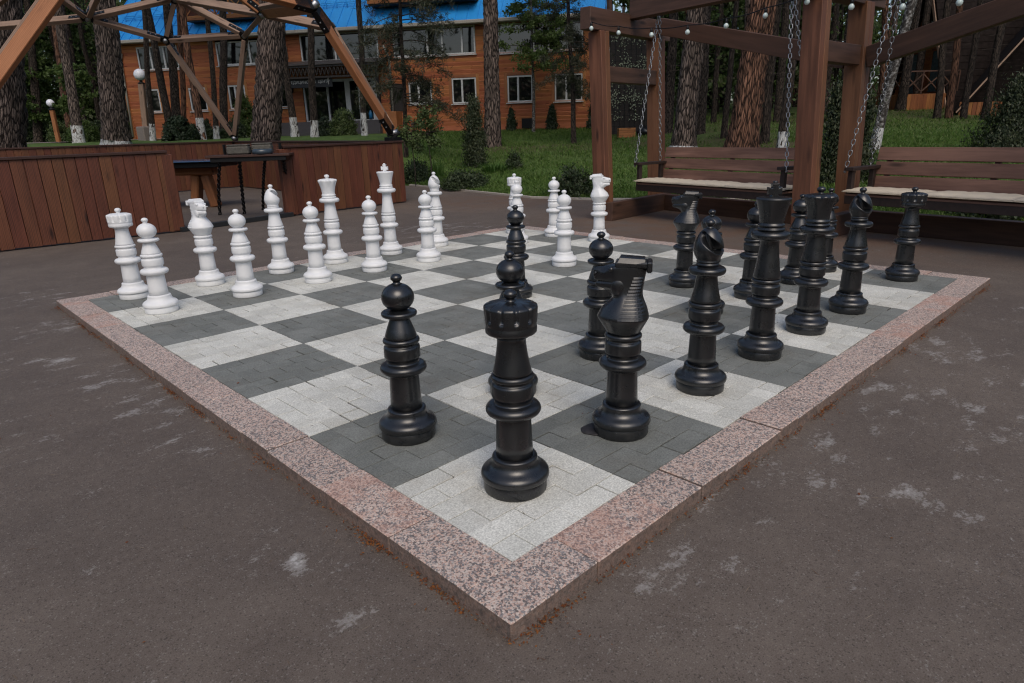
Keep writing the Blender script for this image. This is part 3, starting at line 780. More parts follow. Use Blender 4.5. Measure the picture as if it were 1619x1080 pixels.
tag(grass_field('grass_strip', 2500, strip_gen, .05, .10), 'strip of rough grass behind the first swing', 'grass', kind='stuff')

def build_litter():
    # russet leaf bits and needles gathered along the granite edging
    P = []
    for k in range(9000):
        side = rng.integers(0, 2); s = rng.random()*5.15-.18
        off = abs(rng.normal())*.011+.002 if rng.random() < .93 else rng.exponential(.04)
        cl = .5+.5*math.sin(s*5.1+side*2)*math.sin(s*1.7+1)
        if rng.random() > .10+1.15*cl**1.6*(.5+.5*math.sin(s*17+side*3)): continue
        z = .004+max(0, .016-off)*rng.random()
        P.append((-.178-off, s, z) if side == 0 else (s, -.178-off, z))
    P = np.array(P); N = rand_dir(len(P))*.7+np.array([0, 0, 1])
    V, F = leaves(P, N, rng.uniform(.005, .013, len(P)), .5)
    tag(link('leaf_litter', raw_mesh('leaf_litter', V, F, 'litter')), 'russet leaf scraps gathered along the granite edging', 'leaf litter', kind='stuff')
    n = 2600
    P = np.stack([rng.uniform(-1.2, 6.5, n), rng.uniform(-1.2, 7.5, n), np.full(n, .003)], 1)
    ins = (P[:, 0] > -.19) & (P[:, 0] < 4.99) & (P[:, 1] > -.19) & (P[:, 1] < 4.99)
    P[ins, 2] = HB+.0025; keep = ~ins | (rng.random(n) < .12); P = P[keep]
    N = rng.normal(size=(len(P), 3))*.1+np.array([0, 0, 1.])
    V, F = leaves(P, N, rng.uniform(.015, .05, len(P)), .05)
    tag(link('pine_needles', raw_mesh('pine_needles', V, F, 'needle_litter')), 'dry pine needles scattered over the asphalt', 'needles', kind='stuff')
    n = 260
    P = np.stack([rng.uniform(-1.2, 6.5, n), rng.uniform(-1.2, 7.5, n), np.full(n, .004)], 1)
    ins = (P[:, 0] > -.19) & (P[:, 0] < 4.99) & (P[:, 1] > -.19) & (P[:, 1] < 4.99)
    P[ins, 2] = HB+.003; keep = ~ins | (rng.random(n) < .12); P = P[keep]
    V, F = leaves(P, rand_dir(len(P))*.35+np.array([0, 0, 1]), rng.uniform(.006, .02, len(P)), .6)
    tag(link('fallen_leaves', raw_mesh('fallen_leaves', V, F, 'litter')), 'single small brown leaves lying on the asphalt', 'leaf litter', kind='stuff')
build_litter()

# ---------------------------------------------------------------- helpers for joinery
def V3(p, z): return np.array([p[0], p[1], z], float)
def chain_mesh(name, pts, link_len, wire, mat, parent, wide=.55):
    """a run of alternating oval links along a polyline"""
    pts = np.asarray(pts, float); seg = np.linalg.norm(np.diff(pts, axis=0), axis=1); S = np.concatenate([[0], np.cumsum(seg)])
    pitch = link_len-2*wire*1.15; n = max(2, int(round(S[-1]/pitch))); m = MB()
    a = np.arange(14)/14*2*math.pi
    for k in range(n):
        s = (k+.5)/n*S[-1]; c = np.array([np.interp(s, S, pts[:, i]) for i in range(3)])
        t = np.array([np.interp(min(s+.01, S[-1]), S, pts[:, i]) for i in range(3)])-np.array([np.interp(max(s-.01, 0), S, pts[:, i]) for i in range(3)]); t /= np.linalg.norm(t)
        ref = np.array([1., .3, 0]); u = np.cross(t, ref); u /= np.linalg.norm(u); v = np.cross(t, u)
        w = u if k % 2 else v; nn = v if k % 2 else u
        hl = link_len/2-wire; hw = link_len*wide/2-wire*.5
        # stadium outline
        ring = [c+t*(np.clip(hl-hw, 0, 9)*np.sign(math.cos(x))+hw*math.cos(x))+w*hw*math.sin(x) for x in a]
        Vv = []
        for i in range(14):
            d = ring[(i+1) % 14]-ring[i-1]; d /= np.linalg.norm(d); e = np.cross(d, nn)
            for b in range(5):
                q = b/5*2*math.pi; Vv.append(ring[i]+wire*(math.cos(q)*nn+math.sin(q)*e))
        F = [(i*5+b, i*5+(b+1) % 5, ((i+1) % 14)*5+(b+1) % 5, ((i+1) % 14)*5+b) for i in range(14) for b in range(5)]
        m.add(Vv, F, smooth=True)
    return m.build(name, mat, parent)

# ---------------------------------------------------------------- gazebo
def build_gazebo():
    root = thing('gazebo', 'open timber dome gazebo of bolted struts on low brown plank walls', 'gazebo', (0, 0, 0))
    G = dict(V5=(-.317, 8.873), LE=(2.024, 8.788), RS=(3.90, 9.155), V1=(6.30, 9.31), V0=(6.40, 17.06), V6=(-1.35, 16.6))
    ctr = np.array([2.72, 13.23])
    def wall(a, b, h0, h1):
        a = np.array(G[a]); b = np.array(G[b]); d = b-a; L = np.linalg.norm(d); d /= L; n = np.array([-d[1], d[0]])
        if n@(ctr-a) < 0: n = -n
        m = MB(); s = 0
        while s < L-.01:
            w = min(rng.uniform(.125, .15), L-s)
            if L-s-w < .06: w = L-s
            h = h0+(h1-h0)*(s/L)
            for off in (.012, .108):
                c = a+d*(s+w/2)+n*(off+rng.normal()*.0015)
                m.beam(V3(c, .015+rng.random()*.01), V3(c, h), w-.005, .022, (*n, 0), .003)
            s += w
        c0 = a+n*.06; c1 = b+n*.06
        m.beam(V3(c0+d*.02, .10), V3(c1-d*.02, .10), .07, .09); m.beam(V3(c0+d*.02, h0-.1), V3(c1-d*.02, h1-.1), .07, .09)
        m.build('wall_panel', 'wall_planks', root)
        m = MB(); m.beam(V3(c0-d*.01, h0+.018), V3(c1+d*.01, h1+.018), .17, .034, (0, 0, 1), .004); m.build('cap_board', 'dark_cap', root)
    wall('V5', 'LE', 1.06, 1.075); wall('RS', 'V1', 1.075, 1.09); wall('V1', 'V0', 1.09, 1.16); wall('V0', 'V6', 1.16, 1.15); wall('V6', 'V5', 1.15, 1.06)
    for k in ('LE', 'RS'):
        m = MB(); p = np.array(G[k])+np.array([-.0, .06]); m.beam(V3(p, .02), V3(p, 1.06), .15, .13, (0, 1, 0)); m.build('end_post', 'wall_planks', root)
    m = MB(); a = np.array(G['LE']); b = np.array(G['RS']); m.beam(V3(a, .035), V3(b, .035), .10, .07); m.build('threshold', 'step_metal', root)
    # dome nodes
    K = dict(V0=(6.36, 16.98, 1.26), V1=(6.18, 9.42, 1.26), V5=(-.25, 8.98, 1.24), V6=(-1.25, 16.5, 1.26),
             N0=(1.444, 19.2, 3.77), N1=(3.533, 17.27, 3.952), N2=(5.046, 16.978, 3.561), N3=(6.412, 15.577, 3.613), N4=(5.747, 13.081, 3.695),
             N5=(4.583, 8.961, 3.151), N6=(6.453, 11.708, 3.326), N7=(1.438, 8.207, 3.357), T=(5.211, 16.371, 4.396),
             U1=(3.693, 15.749, 4.6), U2=(2.4, 16.3, 4.5), U3=(4.39, 12.998, 4.544), AP=(2.72, 12.6, 5.4))
    S = [('V5','N7',1), ('N7','N5',1), ('V1','N5',1), ('V1','N6',0), ('V0','N2',0), ('V0','N3',0), ('N2','N3',0), ('N1','N2',0), ('N0','N1',0), ('N1','T',0), ('T','N2',0), ('T','N3',0), ('T','N4',0), ('N3','N4',0), ('N4','N6',0), ('N4','U3',1), ('N5','U3',1), ('N7','AP',1), ('N1','U1',0), ('N1','U2',0), ('T','U1',0), ('U1','U2',0), ('U1','U3',0), ('U3','AP',0), ('U2','AP',0), ('N5','N6',0), ('N4','N5',1), ('V6','N0',0), ('N0','U2',0)]
    c3 = np.array([*ctr, .6])
    for a, b, near in S:
        A, B = np.array(K[a]), np.array(K[b]); d = (B-A)/np.linalg.norm(B-A)
        up = (A+B)/2-c3
        w, h = ((.155, .10) if a == 'V5' else (.20, .10)) if near and 'U3' not in (a, b) else (.10, .18)
        o = MB(); o.beam(A+d*.12, B-d*.12, w, h, up, .006); st = o.build('strut', 'orange_strut' if near else 'weathered_strut', root)
        uu = up-d*(up@d); uu /= np.linalg.norm(uu); sd = np.cross(d, uu)
        if near and 'U3' not in (a, b):      # grey weather strip nailed on the outer edge
            o = MB(); q = sd*(1 if sd[2] > 0 else -1); sw = .036 if a == 'V5' else .085; o.beam(A+d*.3+q*(w/2+sw/2-.002), B-d*.75+q*(w/2+sw/2-.002) if a == 'V1' else B-d*.15+q*(w/2+sw/2-.002), sw, h-.02, up, .004); o.build('weather_strip', 'weathered_strut', st)
        for e, q in ((A, d), (B, -d)):
            o = MB()
            o.beam(e+q*.05, e+q*.40, w+.012, .10, up, .004)
            for t in (.22, .33):
                for s_ in (-1, 1):
                    c = e+q*t+sd*s_*(w/2+.008); o.beam(c-sd*.006, c+sd*.006, .026, .026, uu, .006, 1)
            o.build('bracket', ['black_metal', 'galvanised'], st)
    for k, p in K.items():
        p = np.array(p); n = p-c3; n /= np.linalg.norm(n); m = MB()
        m.tube([p-n*.10, p+n*.10], .055, 16); m.build('hub', 'galvanised', root)
        if k in ('V0', 'V1', 'V5', 'V6'):
            m = MB(); m.box((p[0], p[1], 1.155), (.26, .20, .07), .3); m.beam(p-np.array([0, 0, .09]), p+n*.12, .10, .06); m.build('foot_plate', 'black_metal', root)
build_gazebo()

def build_gazebo_furniture():
    # table with four welded chain legs
    ctr = np.array(FL(10.62, -3.98)); dx = RGT*.98+FWD*.18; dx /= np.linalg.norm(dx); dy = np.array([-dx[1], dx[0]])
    t = thing('grill_table', 'wooden table on four rigid black chain legs in the gazebo opening', 'table', (0, 0, 0))
    zt = .985
    m = MB()
    for k in range(5):
        c = ctr+dy*(k-2)*.118; m.beam(V3(c-dx*.61, zt), V3(c+dx*.61, zt), .114, .035, (0, 0, 1), .005)
    m.build('table_top', 'dark_cap', t)
    m = MB()
    for s in (-1, 1):
        m.beam(V3(ctr+dy*s*.24-dx*.55, zt-.05), V3(ctr+dy*s*.24+dx*.55, zt-.05), .05, .065); m.beam(V3(ctr+dx*s*.53-dy*.24, zt-.05), V3(ctr+dx*s*.53+dy*.24, zt-.05), .05, .065)
    for s in (-1, 1): m.beam(V3(ctr+dx*s*.42+dy*.2, zt), V3(ctr+dx*s*.42+dy*.2, zt+.17), .035, .035)
    m.build('iron_frame', 'black_metal', t)
    feet = [(3.241, 10.48), (3.57, 10.25), (4.07, 10.62), (4.36, 10.10)]; tops = [(-.52, .22), (-.14, -.23), (.16, .22), (.50, -.22)]
    for (fx, fy), (ta, tb) in zip(feet, tops):
        p1 = V3(ctr+dx*ta+dy*tb, zt-.08); p0 = np.array([fx, fy, .0]); out = (p0-p1); out[2] = 0; out = out/np.linalg.norm(out) if np.linalg.norm(out) > .02 else np.array([0., 0, 0])
        path = [p0+(p1-p0)*s+out*.11*math.sin(math.pi*s) for s in np.linspace(0, 1, 12)]
        chain_mesh('chain_leg', path, .088, .0125, 'black_metal', t, .62)
    def lump(name, a, b, z, sz, mat, label, cat, rz=0, rnd=False):
        m = MB(); c = ctr+dx*a+dy*b
        if rnd: m.lathe([(.0, 0), (sz[0]*.47, .0), (sz[0]*.5, sz[2]*.3), (sz[0]*.49, sz[2]*.75), (sz[0]*.42, sz[2]), (.0005, sz[2]*1.02)], 24)
        else:
            m.box((0, 0, sz[2]/2), sz, 0, ch=.02); m.box((0, 0, sz[2]+.012), (sz[0]*.96, sz[1]*.96, .024), 0, ch=.008)
        o = m.build(name, mat, None, V3(c, z)); o.rotation_euler = (0, 0, math.atan2(dx[1], dx[0])+rz); tag(o, label, cat)
    zz = zt+.0175
    lump('grey_box', -.17, .02, zz, (.33, .26, .125), 'stone_grey', 'grey stone-like box on the chain-legged table, nearer its middle', 'box')
    lump('grey_box', .16, .15, zz, (.30, .24, .14), 'stone_grey', 'grey box behind the round blue cushion on the chain-legged table', 'box')
    lump('seat_cushion', .20, -.16, zz, (.31, .31, .075), 'blue_vinyl', 'flat round blue-grey cushion on the chain-legged table', 'cushion', 0, True)
    # log table with dark glass top
    t = thing('log_table', 'heavy log trestle table with dark glass top inside the gazebo', 'table', (0, 0, 0))
    c = np.array(FL(12.9, -6.45)); L = 1.15
    m = MB(); m.beam(V3(c-RGT*L, .80), V3(c+RGT*L, .80), .95, .10, (0, 0, 1), .01); m.build('apron', 'black_metal', t)
    m = MB(); m.beam(V3(c-RGT*(L+.12), .862), V3(c+RGT*(L+.12), .862), 1.15, .018, (0, 0, 1), .004); m.build('glass_top', 'table_glass', t)
    m = MB(); m.beam(V3(c-RGT*(L-.1), .68), V3(c+RGT*(L-.25), .68), .26, .16, (0, 0, 1), .03); m.build('beam', 'log_table', t)
    for s in (-.62, .62):
        for q in (-1, 1):
            b = c+RGT*s; m = MB(); m.beam(V3(b+RGT*q*.19, 0), V3(b+RGT*q*.085, .60), .24, .15, (*RGT, 0), .02); m.build('leg', 'log_table', t)
build_gazebo_furniture()

# ---------------------------------------------------------------- swing pergola
PA, PB, PC, PD, PE, PF = (6.40, 4.67), (7.89, 4.79), (6.24, 1.79), (7.30, 1.74), (5.80, -.95), (6.95, -1.05)
def mid(p, q): return ((p[0]+q[0])/2, (p[1]+q[1])/2)
def build_pergola():
    def V3(p, z):      # the frame has settled a few degrees out of plumb
        return np.array([p[0]-RGT[0]*.045*z, p[1]-RGT[1]*.045*z, z], float)
    r = thing('swing_pergola', 'brown timber pergola of paired posts and beams carrying two swing seats', 'pergola', (0, 0, 0))
    def unit(a, b): d = np.array(b)-np.array(a); return d/np.linalg.norm(d)
    hts = dict(A=2.44, B=2.46, C=2.62, D=2.46, E=2.62, F=2.46)
    for k, p in dict(A=PA, B=PB, C=PC, D=PD, E=PE, F=PF).items():
        q = dict(A=PB, B=PA, C=PD, D=PC, E=PF, F=PE)[k]; d = unit(p, q)
        m = MB(); n = np.array([-d[1], d[0]])
        # two timbers bolted side by side make each post
        for s in (-1, 1):
            c = np.array(p)+d*s*.051; m.beam(V3(c, 0), V3(c, hts[k]), .10, .20, (*n, 0), .006)
        m.build('post', 'swing_post', r)
    def bm(name, a, b, w, h, mat='swing_beam', up=(0, 0, 1)):
        m = MB(); m.beam(a, b, w, h, up, .006); m.build(name, mat, r)
    for p, q, z, over in ((PA, PB, 2.575, .30), (PC, PD, 2.56, .45), (PE, PF, 2.56, .4)):
        d = unit(p, q); n = np.array([-d[1], d[0]])*(-.0)
        a = np.array(p)-d*over; b = np.array(q)+d*over
        bm('cross_beam', V3(a, z+.0), V3(b, z+.0), .16, .26)
        bm('mid_rail', V3(np.array(p)+d*.10, 1.925), V3(np.array(q)-d*.10, 1.925), .14, .20)
        nn = np.array([d[1], -d[0]])
        off = nn*.03
        bm('side_sill', V3(np.array(p)-d*.10+nn*.155, .125), V3(np.array(q)+d*.10+nn*.155, .125), .10, .25)
    for p, q, p2, q2 in ((PA, PB, PC, PD), (PC, PD, PE, PF)):
        m0 = mid(p, q); m1 = mid(p2, q2)
        d = unit(m0, m1)
        bm('swing_beam', V3(np.array(m0)+d*.09, 2.76), V3(np.array(m1)-d*.09, 2.76), .16, .24)
    bm('brace', V3(np.array(PB)+(-.02, -.11), 2.62), V3(np.array(PD)+(.03, .11), 1.91), .11, .22)
    bm('brace', V3(np.array(PD)+(.0, -.11), 1.90), V3(np.array(PF)+(.03, .11), 2.52), .11, .22)
    for p, q in ((PB, PD), (PD, PF)):
        d = unit(p, q); bm('back_sill', V3(np.array(p)+d*.22, .12), V3(np.array(q)-d*.12, .12), .12, .24)
build_pergola()

def make_swing(a, b, tops, label, group):
    """a: left end of the seat's front edge, b: right end; the seat hangs on four chains"""
    a = np.array(a, float); b = np.array(b, float); L = np.linalg.norm(b-a); u = (b-a)/L; n = np.array([-u[1], u[0]])   # n: towards the backrest
    if n[0] < 0: n = -n
    t = thing('porch_swing', label, 'swing', (0, 0, 0), 0, group)
    z = .46
    m = MB(); m.beam(V3(a+n*.03, z-.03), V3(b+n*.03, z-.03), .05, .09); m.beam(V3(a+n*.46, z-.03), V3(b+n*.46, z-.03), .05, .09)
    for s in np.linspace(.02, .98, 5): m.beam(V3(a+u*L*s+n*.05, z-.03), V3(a+u*L*s+n*.46, z-.03), .05, .08)
    m.build('seat_frame', 'arm_wood', t)
    m = MB()
    for k in range(4): m.beam(V3(a+n*(.055+k*.115), z+.022), V3(b+n*(.055+k*.115), z+.022), .108, .022, (0, 0, 1), .003)
    m.build('seat_slats', 'bench_planks', t)
    # padded seat in three lengths
    for k in range(3):
        s0, s1 = L*k/3-.02*(k == 0), L*(k+1)/3+.02*(k == 2)
        nx, ny = 26, 10; Vv = []; top = []
        for i in range(nx+1):
            for j in range(ny+1):
                uu = i/nx*2-1; vv = j/ny*2-1
                th = (max(0, 1-abs(uu)**5)*max(0, 1-abs(vv)**4))**.5
                hh = .026*th*(1+.18*math.sin(uu*9+k*3+a[0]*7)*math.cos(vv*3)+.1*math.sin(uu*21+vv*7))
                q = a+u*(s0+(s1-s0)*(i/nx))+n*(-.035+.44*(j/ny))+u*.004*math.sin(vv*5)
                drop = -.012*max(0, -vv-.6)
                Vv.append((q[0], q[1], z+.066+hh+drop)); top.append((q[0], q[1], z+.058-hh*.75+drop))
        N = len(Vv); idx = np.arange(N).reshape(nx+1, ny+1)
        F = [(idx[i, j], idx[i, j+1], idx[i+1, j+1], idx[i+1, j])[::-1] for i in range(nx) for j in range(ny)]
        F += [(N+idx[i, j], N+idx[i, j+1], N+idx[i+1, j+1], N+idx[i+1, j]) for i in range(nx) for j in range(ny)]
        for i in range(nx):
            F += [(idx[i, 0], N+idx[i, 0], N+idx[i+1, 0], idx[i+1, 0])[::-1], (idx[i, ny], idx[i+1, ny], N+idx[i+1, ny], N+idx[i, ny])[::-1]]
        for j in range(ny):
            F += [(idx[0, j], idx[0, j+1], N+idx[0, j+1], N+idx[0, j])[::-1], (idx[nx, j], N+idx[nx, j], N+idx[nx, j+1], idx[nx, j+1])[::-1]]
        m = MB(); m.add(Vv+top, F, smooth=True); m.build('cushion', 'cushion', t)
    tilt = .20
    for k in range(3):
        zc = z+.125+k*.150; off = .475+(zc-z)*tilt
        m = MB(); upv = np.array([*(n*tilt), 1.0])
        m.beam(V3(a+n*off+u*.02, zc), V3(b+n*off-u*.02, zc), .028, .138, upv, .004); m.build('back_plank', 'bench_planks', t)
    for s in (.06, .5, .94):
        m = MB(); q = a+u*L*s; m.beam(V3(q+n*.50, z-.02), V3(q+n*(.50+.46*tilt+.02), z+.46), .05, .04, (*n, 0)); m.build('back_batten', 'arm_wood', t)
    for e, s in ((a, 1), (b, -1)):
        q = e+u*s*.03; m = MB()
        m.beam(V3(q+n*.04, z-.02), V3(q+n*.04, z+.275), .055, .055, (*n, 0)); m.beam(V3(q+n*.46, z-.02), V3(q+n*.46, z+.275), .055, .055, (*n, 0))
        m.beam(V3(q-n*.03, z+.29), V3(q+n*.56, z+.29), .10, .035); m.build('armrest', 'arm_wood', t)
    for (e, s), tp in zip(((a, 1), (b, -1)), tops):
        q = e+u*s*.03-u*s*.055
        for off, dz, dt in ((.0, .26, 0), (.50, .27, .03)):
            p0 = V3(q+n*off, z+dz); p1 = np.array(tp, float)+np.array([*(n*dt), 0])
            chain_mesh('chain', [p0, p1], .068, .0056, 'galvanised', t, .58)
            m = MB(); m.ball(p0, .016, 10, 6); m.build('hook', 'galvanised', t)
    return t
make_swing((6.77, 4.41), (6.34, 2.11), [(7.10, 4.36, 2.645), (6.86, 2.45, 2.645)], 'brown plank swing seat with beige cushion, hanging left of the front double post', 'swing seats')
make_swing((6.50, 1.50), (6.09, -.80), [(6.72, 1.30, 2.645), (6.49, -.42, 2.645)], 'brown plank swing seat with beige cushion, cut off by the right picture edge', 'swing seats')

def build_bulbs():
    t = thing('string_lights', 'black cable with white globe bulbs strung along the pergola', 'string lights', (0, 0, 0))
    P = [np.array(p) for p in [(6.025, 4.629, 2.444), (6.113, 4.267, 2.358), (6.156, 3.809, 2.289), (6.204, 3.347, 2.268), (6.157, 2.837, 2.27), (6.08, 2.356, 2.303), (5.936, 1.871, 2.351), (5.992, 1.47, 2.257), (5.904, 1.0, 2.185), (5.691, 0.511, 2.131)]]
    pts = []
    for k in range(len(P)-1):
        for s in np.linspace(0, 1, 6)[:-1]:
            q = P[k]*(1-s)+P[k+1]*s; q = q+np.array([0, 0, .075-.018*math.sin(math.pi*s)]); pts.append(q)
    pts.append(P[-1]+np.array([0, 0, .075])); pts.append(P[-1]+(P[-1]-P[-2])+np.array([0, 0, .11]))
    m = MB(); m.tube(pts, .006, 6); m.build('cable', 'black_metal', t)
    for p in P:
        m = MB(); m.lathe([(.004, -.028), (.016, -.024), (.0255, -.010), (.027, 0), (.024, .012), (.015, .024), (.012, .030)], 20, p); b = m.build('bulb', 'white_bulb', t)
        m = MB(); m.lathe([(.0125, .026), (.0155, .030), (.0155, .055), (.011, .062), (.009, .078)], 14, p); m.build('socket', 'black_metal', b)
build_bulbs()

# ---------------------------------------------------------------- the guest house
HO = np.array([9.847, 38.27]); HU = np.array([.5815, -.8135]); HN = np.array([-.8135, -.5815])   # origin, along the front, outwards
def HP(u, z, o=0.0): return np.array([HO[0]+HU[0]*u+HN[0]*o, HO[1]+HU[1]*u+HN[1]*o, z])
def hbox(m, u0, u1, z0, z1, o0, o1, mi=0, ch=.004):
    a = HP(u0, (z0+z1)/2, (o0+o1)/2); b = HP(u1, (z0+z1)/2, (o0+o1)/2); m.beam(a, b, abs(o1-o0), z1-z0, (0, 0, 1), ch, mi)
def vbox(m, u0, u1, z0, z1, o0, o1, mi=0, ch=.004):
    a = HP((u0+u1)/2, z0, (o0+o1)/2); b = HP((u0+u1)/2, z1, (o0+o1)/2); m.beam(a, b, abs(u1-u0), abs(o1-o0), (*HN, 0), ch, mi)
def build_house():
    h = thing('guest_house', 'long two storey orange log house with blue metal roof', 'house', (0, 0, 0))
    W = 24.0; D = 11.0
    up = [(1.08,3.34,4.66,5.74,(.0,.33,.66,1)), (5.46,7.72,4.70,5.76,(0,.62,.78,1)), (9.9,13.81,4.66,5.88,(0,.45,.78,1)), (14.55,18.47,4.68,5.88,(0,.42,.60,.84,1)), (19.54,23.38,4.63,5.85,(0,.42,.60,.84,1))]
    lo = [(1.1,1.92,2.67,3.76,(0,1)), (3.61,4.53,2.65,3.74,(0,.4,1)), (5.79,6.7,2.67,3.78,(0,.4,1)), (8.18,8.96,2.66,3.78,(0,1)), (15.16,16.28,2.60,3.56,(0,.42,1)), (17.27,18.43,2.55,3.66,(0,.42,1)), (19.91,21.09,2.52,3.66,(0,.42,1)), (22.1,23.36,2.49,3.64,(0,.42,1))]
    holes = [(a-.01, b+.01, c, d) for a, b, c, d, _ in up+lo]+[(9.75, 13.62, 1.9, 3.9)]
    # clapboards, butted round the openings
    m = MB(); z = 1.55; bh = .165
    while z < 6.0:
        segs = [(0, W)]
        for a, b, c, d in holes:
            if c < z+bh*.6 and d > z+bh*.4:
                segs = [q for s in segs for q in ((s[0], min(s[1], a)), (max(s[0], b), s[1])) if q[1]-q[0] > .01]
        for s0, s1 in segs:
            x = s0
            while x < s1-.01:
                e = min(s1, x+rng.uniform(3, 6)); e = s1 if s1-e < .6 else e
                a = HP(x, z+bh/2, .0); b = HP(e-.002, z+bh/2, .0)
                m.beam(a, b, .05, bh+.004, np.array([*(HN*.20), 1.0]), .016); x = e
        z += bh
    m.build('front_wall', 'siding', h)
    m = MB(); hbox(m, .0, W, .2, 1.56, -.10, .02); m.build('plinth', 'siding', h)
    m = MB()
    # side and back walls, floor slabs behind the windows
    for u, s in ((.1, -1), (W-.1, 1)):
        z = .4
        while z < 6.0:
            m.beam(HP(u, z+.071, -.1), HP(u, z+.071, -D), .05, .146, (0, 0, 1), .01); z += .142
    hbox(m, .1, W-.1, .2, 6.0, -D-.1, -D)
    m.build('side_wall', 'siding', h)
    m = MB(); hbox(m, .2, W-.2, 1.8, 5.98, -.9, -.8); hbox(m, .2, W-.2, 4.0, 4.2, -.8, -.06); m.build('inner_wall', 'dark_trim', h)
    for u in (.06, W-.06): m = MB(); vbox(m, u-.09, u+.09, .4, 6.0, -.05, .06); m.build('corner_board', 'house_wood', h)
    def window(a, b, c, d, ms, casing):
        f = MB(); t = .065
        hbox(f, a, b, c, c+t, -.05, .035); hbox(f, a, b, d-t, d, -.05, .035)
        w = b-a
        for k, q in enumerate(ms):
            x = a+w*q; x0, x1 = (x, x+t) if k == 0 else ((x-t, x) if k == len(ms)-1 else (x-t*.65, x+t*.65))
            vbox(f, x0, x1, c+t, d-t, -.05, .034)
        fr = f.build('window', 'pvc', h)
        g = MB(); g.add([HP(a+.03, c+.03, -.02), HP(b-.03, c+.03, -.02), HP(b-.03, d-.03, -.02), HP(a+.03, d-.03, -.02)], [(0, 1, 2, 3)]); g.build('pane', 'pane', fr)
        s = MB(); hbox(s, a-.06, b+.06, c-.06, c-.02, -.02, .12); s.build('sill', 'pvc', fr)
        if casing:
            k = MB(); vbox(k, a-.14, a-.01, c-.25, d+.14, .01, .05); vbox(k, b+.01, b+.14, c-.25, d+.14, .01, .05); hbox(k, a-.01, b+.01, d+.01, d+.14, .01, .05); k.build('casing', 'house_wood', fr)
    for q in up: window(*q, False)
    for q in lo: window(*q, True)
    # roof: steep blue standing seam sheets, eaves, gutter, snow guard
    sl = .92; e0 = .55; run = 5.6; zr = 6.02
    def RP(u, s, dz=0): return HP(u, zr+s*sl+dz, e0-s)
    m = MB()
    m.add([RP(-.35, 0), RP(W+.35, 0), RP(W+.35, run), RP(-.35, run), RP(-.35, 0, -.10), RP(W+.35, 0, -.10), RP(W+.35, run, -.10), RP(-.35, run, -.10)], [(0, 1, 2, 3), (7, 6, 5, 4), (0, 4, 5, 1), (1, 5, 6, 2), (3, 2, 6, 7), (0, 3, 7, 4)])
    m.add([RP(-.35, run), RP(W+.35, run), HP(W+.35, 6.0, -D-.5), HP(-.35, 6.0, -D-.5)], [(0, 1, 2, 3)])
    for k in range(49):
        u = -.33+k*.515; m.beam(RP(u, 0.0, .014), RP(u, run, .014), .022, .045, np.array([*(HN*sl), 1.0]), .004)
    roof = m.build('roof', 'roof_blue', h)
    for u in (-.3, W+.3):
        m = MB(); m.add([RP(u, 0, -.1), RP(u, run, -.1), HP(u, 6.0, -D-.4), HP(u, 5.9, .5)], [(0, 1, 2, 3)]); m.build('gable', 'siding', h)
    m = MB()
    for k in range(46):
        u = .4+k*.515; a = RP(u, 1.05, .05); m.beam(a, a+np.array([0, 0, .22]), .03, .05)
    for dz in (.12, .20): m.tube([RP(.3, 1.05, .05+dz), RP(W-.3, 1.05, .05+dz)], .014, 6)
    m.build('snow_guard', 'roof_blue', roof)
    m = MB(); hbox(m, -.4, W+.4, 5.86, 6.02, .50, .62, ch=.03); m.build('gutter', 'gutter', h)
    m = MB(); hbox(m, -.35, W+.35, 5.90, 5.95, .03, .50); m.build('soffit', 'gutter', h)
    for pts in ([(.2,5.86,.55),(.2,5.7,.5),(.28,5.45,.10),(.18,5.2,.09),(.02,1.5,.09)], [(9.17,5.86,.55),(9.17,5.75,.5),(9.2,5.35,.12),(9.2,4.85,.12)], [(14.1,5.2,.14),(14.25,4.9,.14),(14.4,4.6,.3),(14.33,4.4,.12),(14.33,1.6,.12)], [(23.92,5.86,.55),(23.92,5.7,.5),(23.96,5.45,.1),(23.96,1.5,.1)]):
        m = MB(); m.tube([HP(*p) for p in pts], .05, 10); m.build('downpipe', 'pipe', h)
    # two dormer balconies of open timber work
    for u0, u1, zb in ((4.35, 8.3, 6.72), (13.6, 18.6, 6.92)):
        d = MB(); s0 = 1.9
        hbox(d, u0, u1, zb, zb+.10, -.9, .45); hbox(d, u0, u1, zb+.10, zb+.19, .36, .45); hbox(d, u0, u1, zb+.88, zb+.96, .36, .45)
        n = max(3, int((u1-u0)/.75))
        for k in range(n+1):
            u = u0+.045+(u1-u0-.09)*k/n; vbox(d, u-.04, u+.04, zb+.19, zb+.88, .365, .445)
            if k < n:
                w = (u1-u0-.09)/n
                d.beam(HP(u+.05, zb+.22, .405), HP(u+w-.05, zb+.86, .405), .03, .05); d.beam(HP(u+w-.05, zb+.22, .40), HP(u+.05, zb+.86, .40), .03, .05)
        for u in (u0+.06, u1-.06): vbox(d, u-.06, u+.06, zb+.9, zb+2.9, .36, .44); hbox(d, u-.04, u+.04, zb+.1, zb+.9, -.8, .36)
        bal = d.build('balcony', 'house_wood', h)
        m = MB(); hbox(m, u0+.12, u1-.12, zb+.0, zb+3.0, -2.9, -.95); hbox(m, u0+.05, u1-.05, zb-.05, zb+.0, -.9, .40); m.build('dormer_wall', 'dark_trim', bal)
    # entrance: canopy, fretwork, black posts, doors, steps
    c = MB()
    for k in range(2): pass
    a0, a1 = 8.45, 14.45
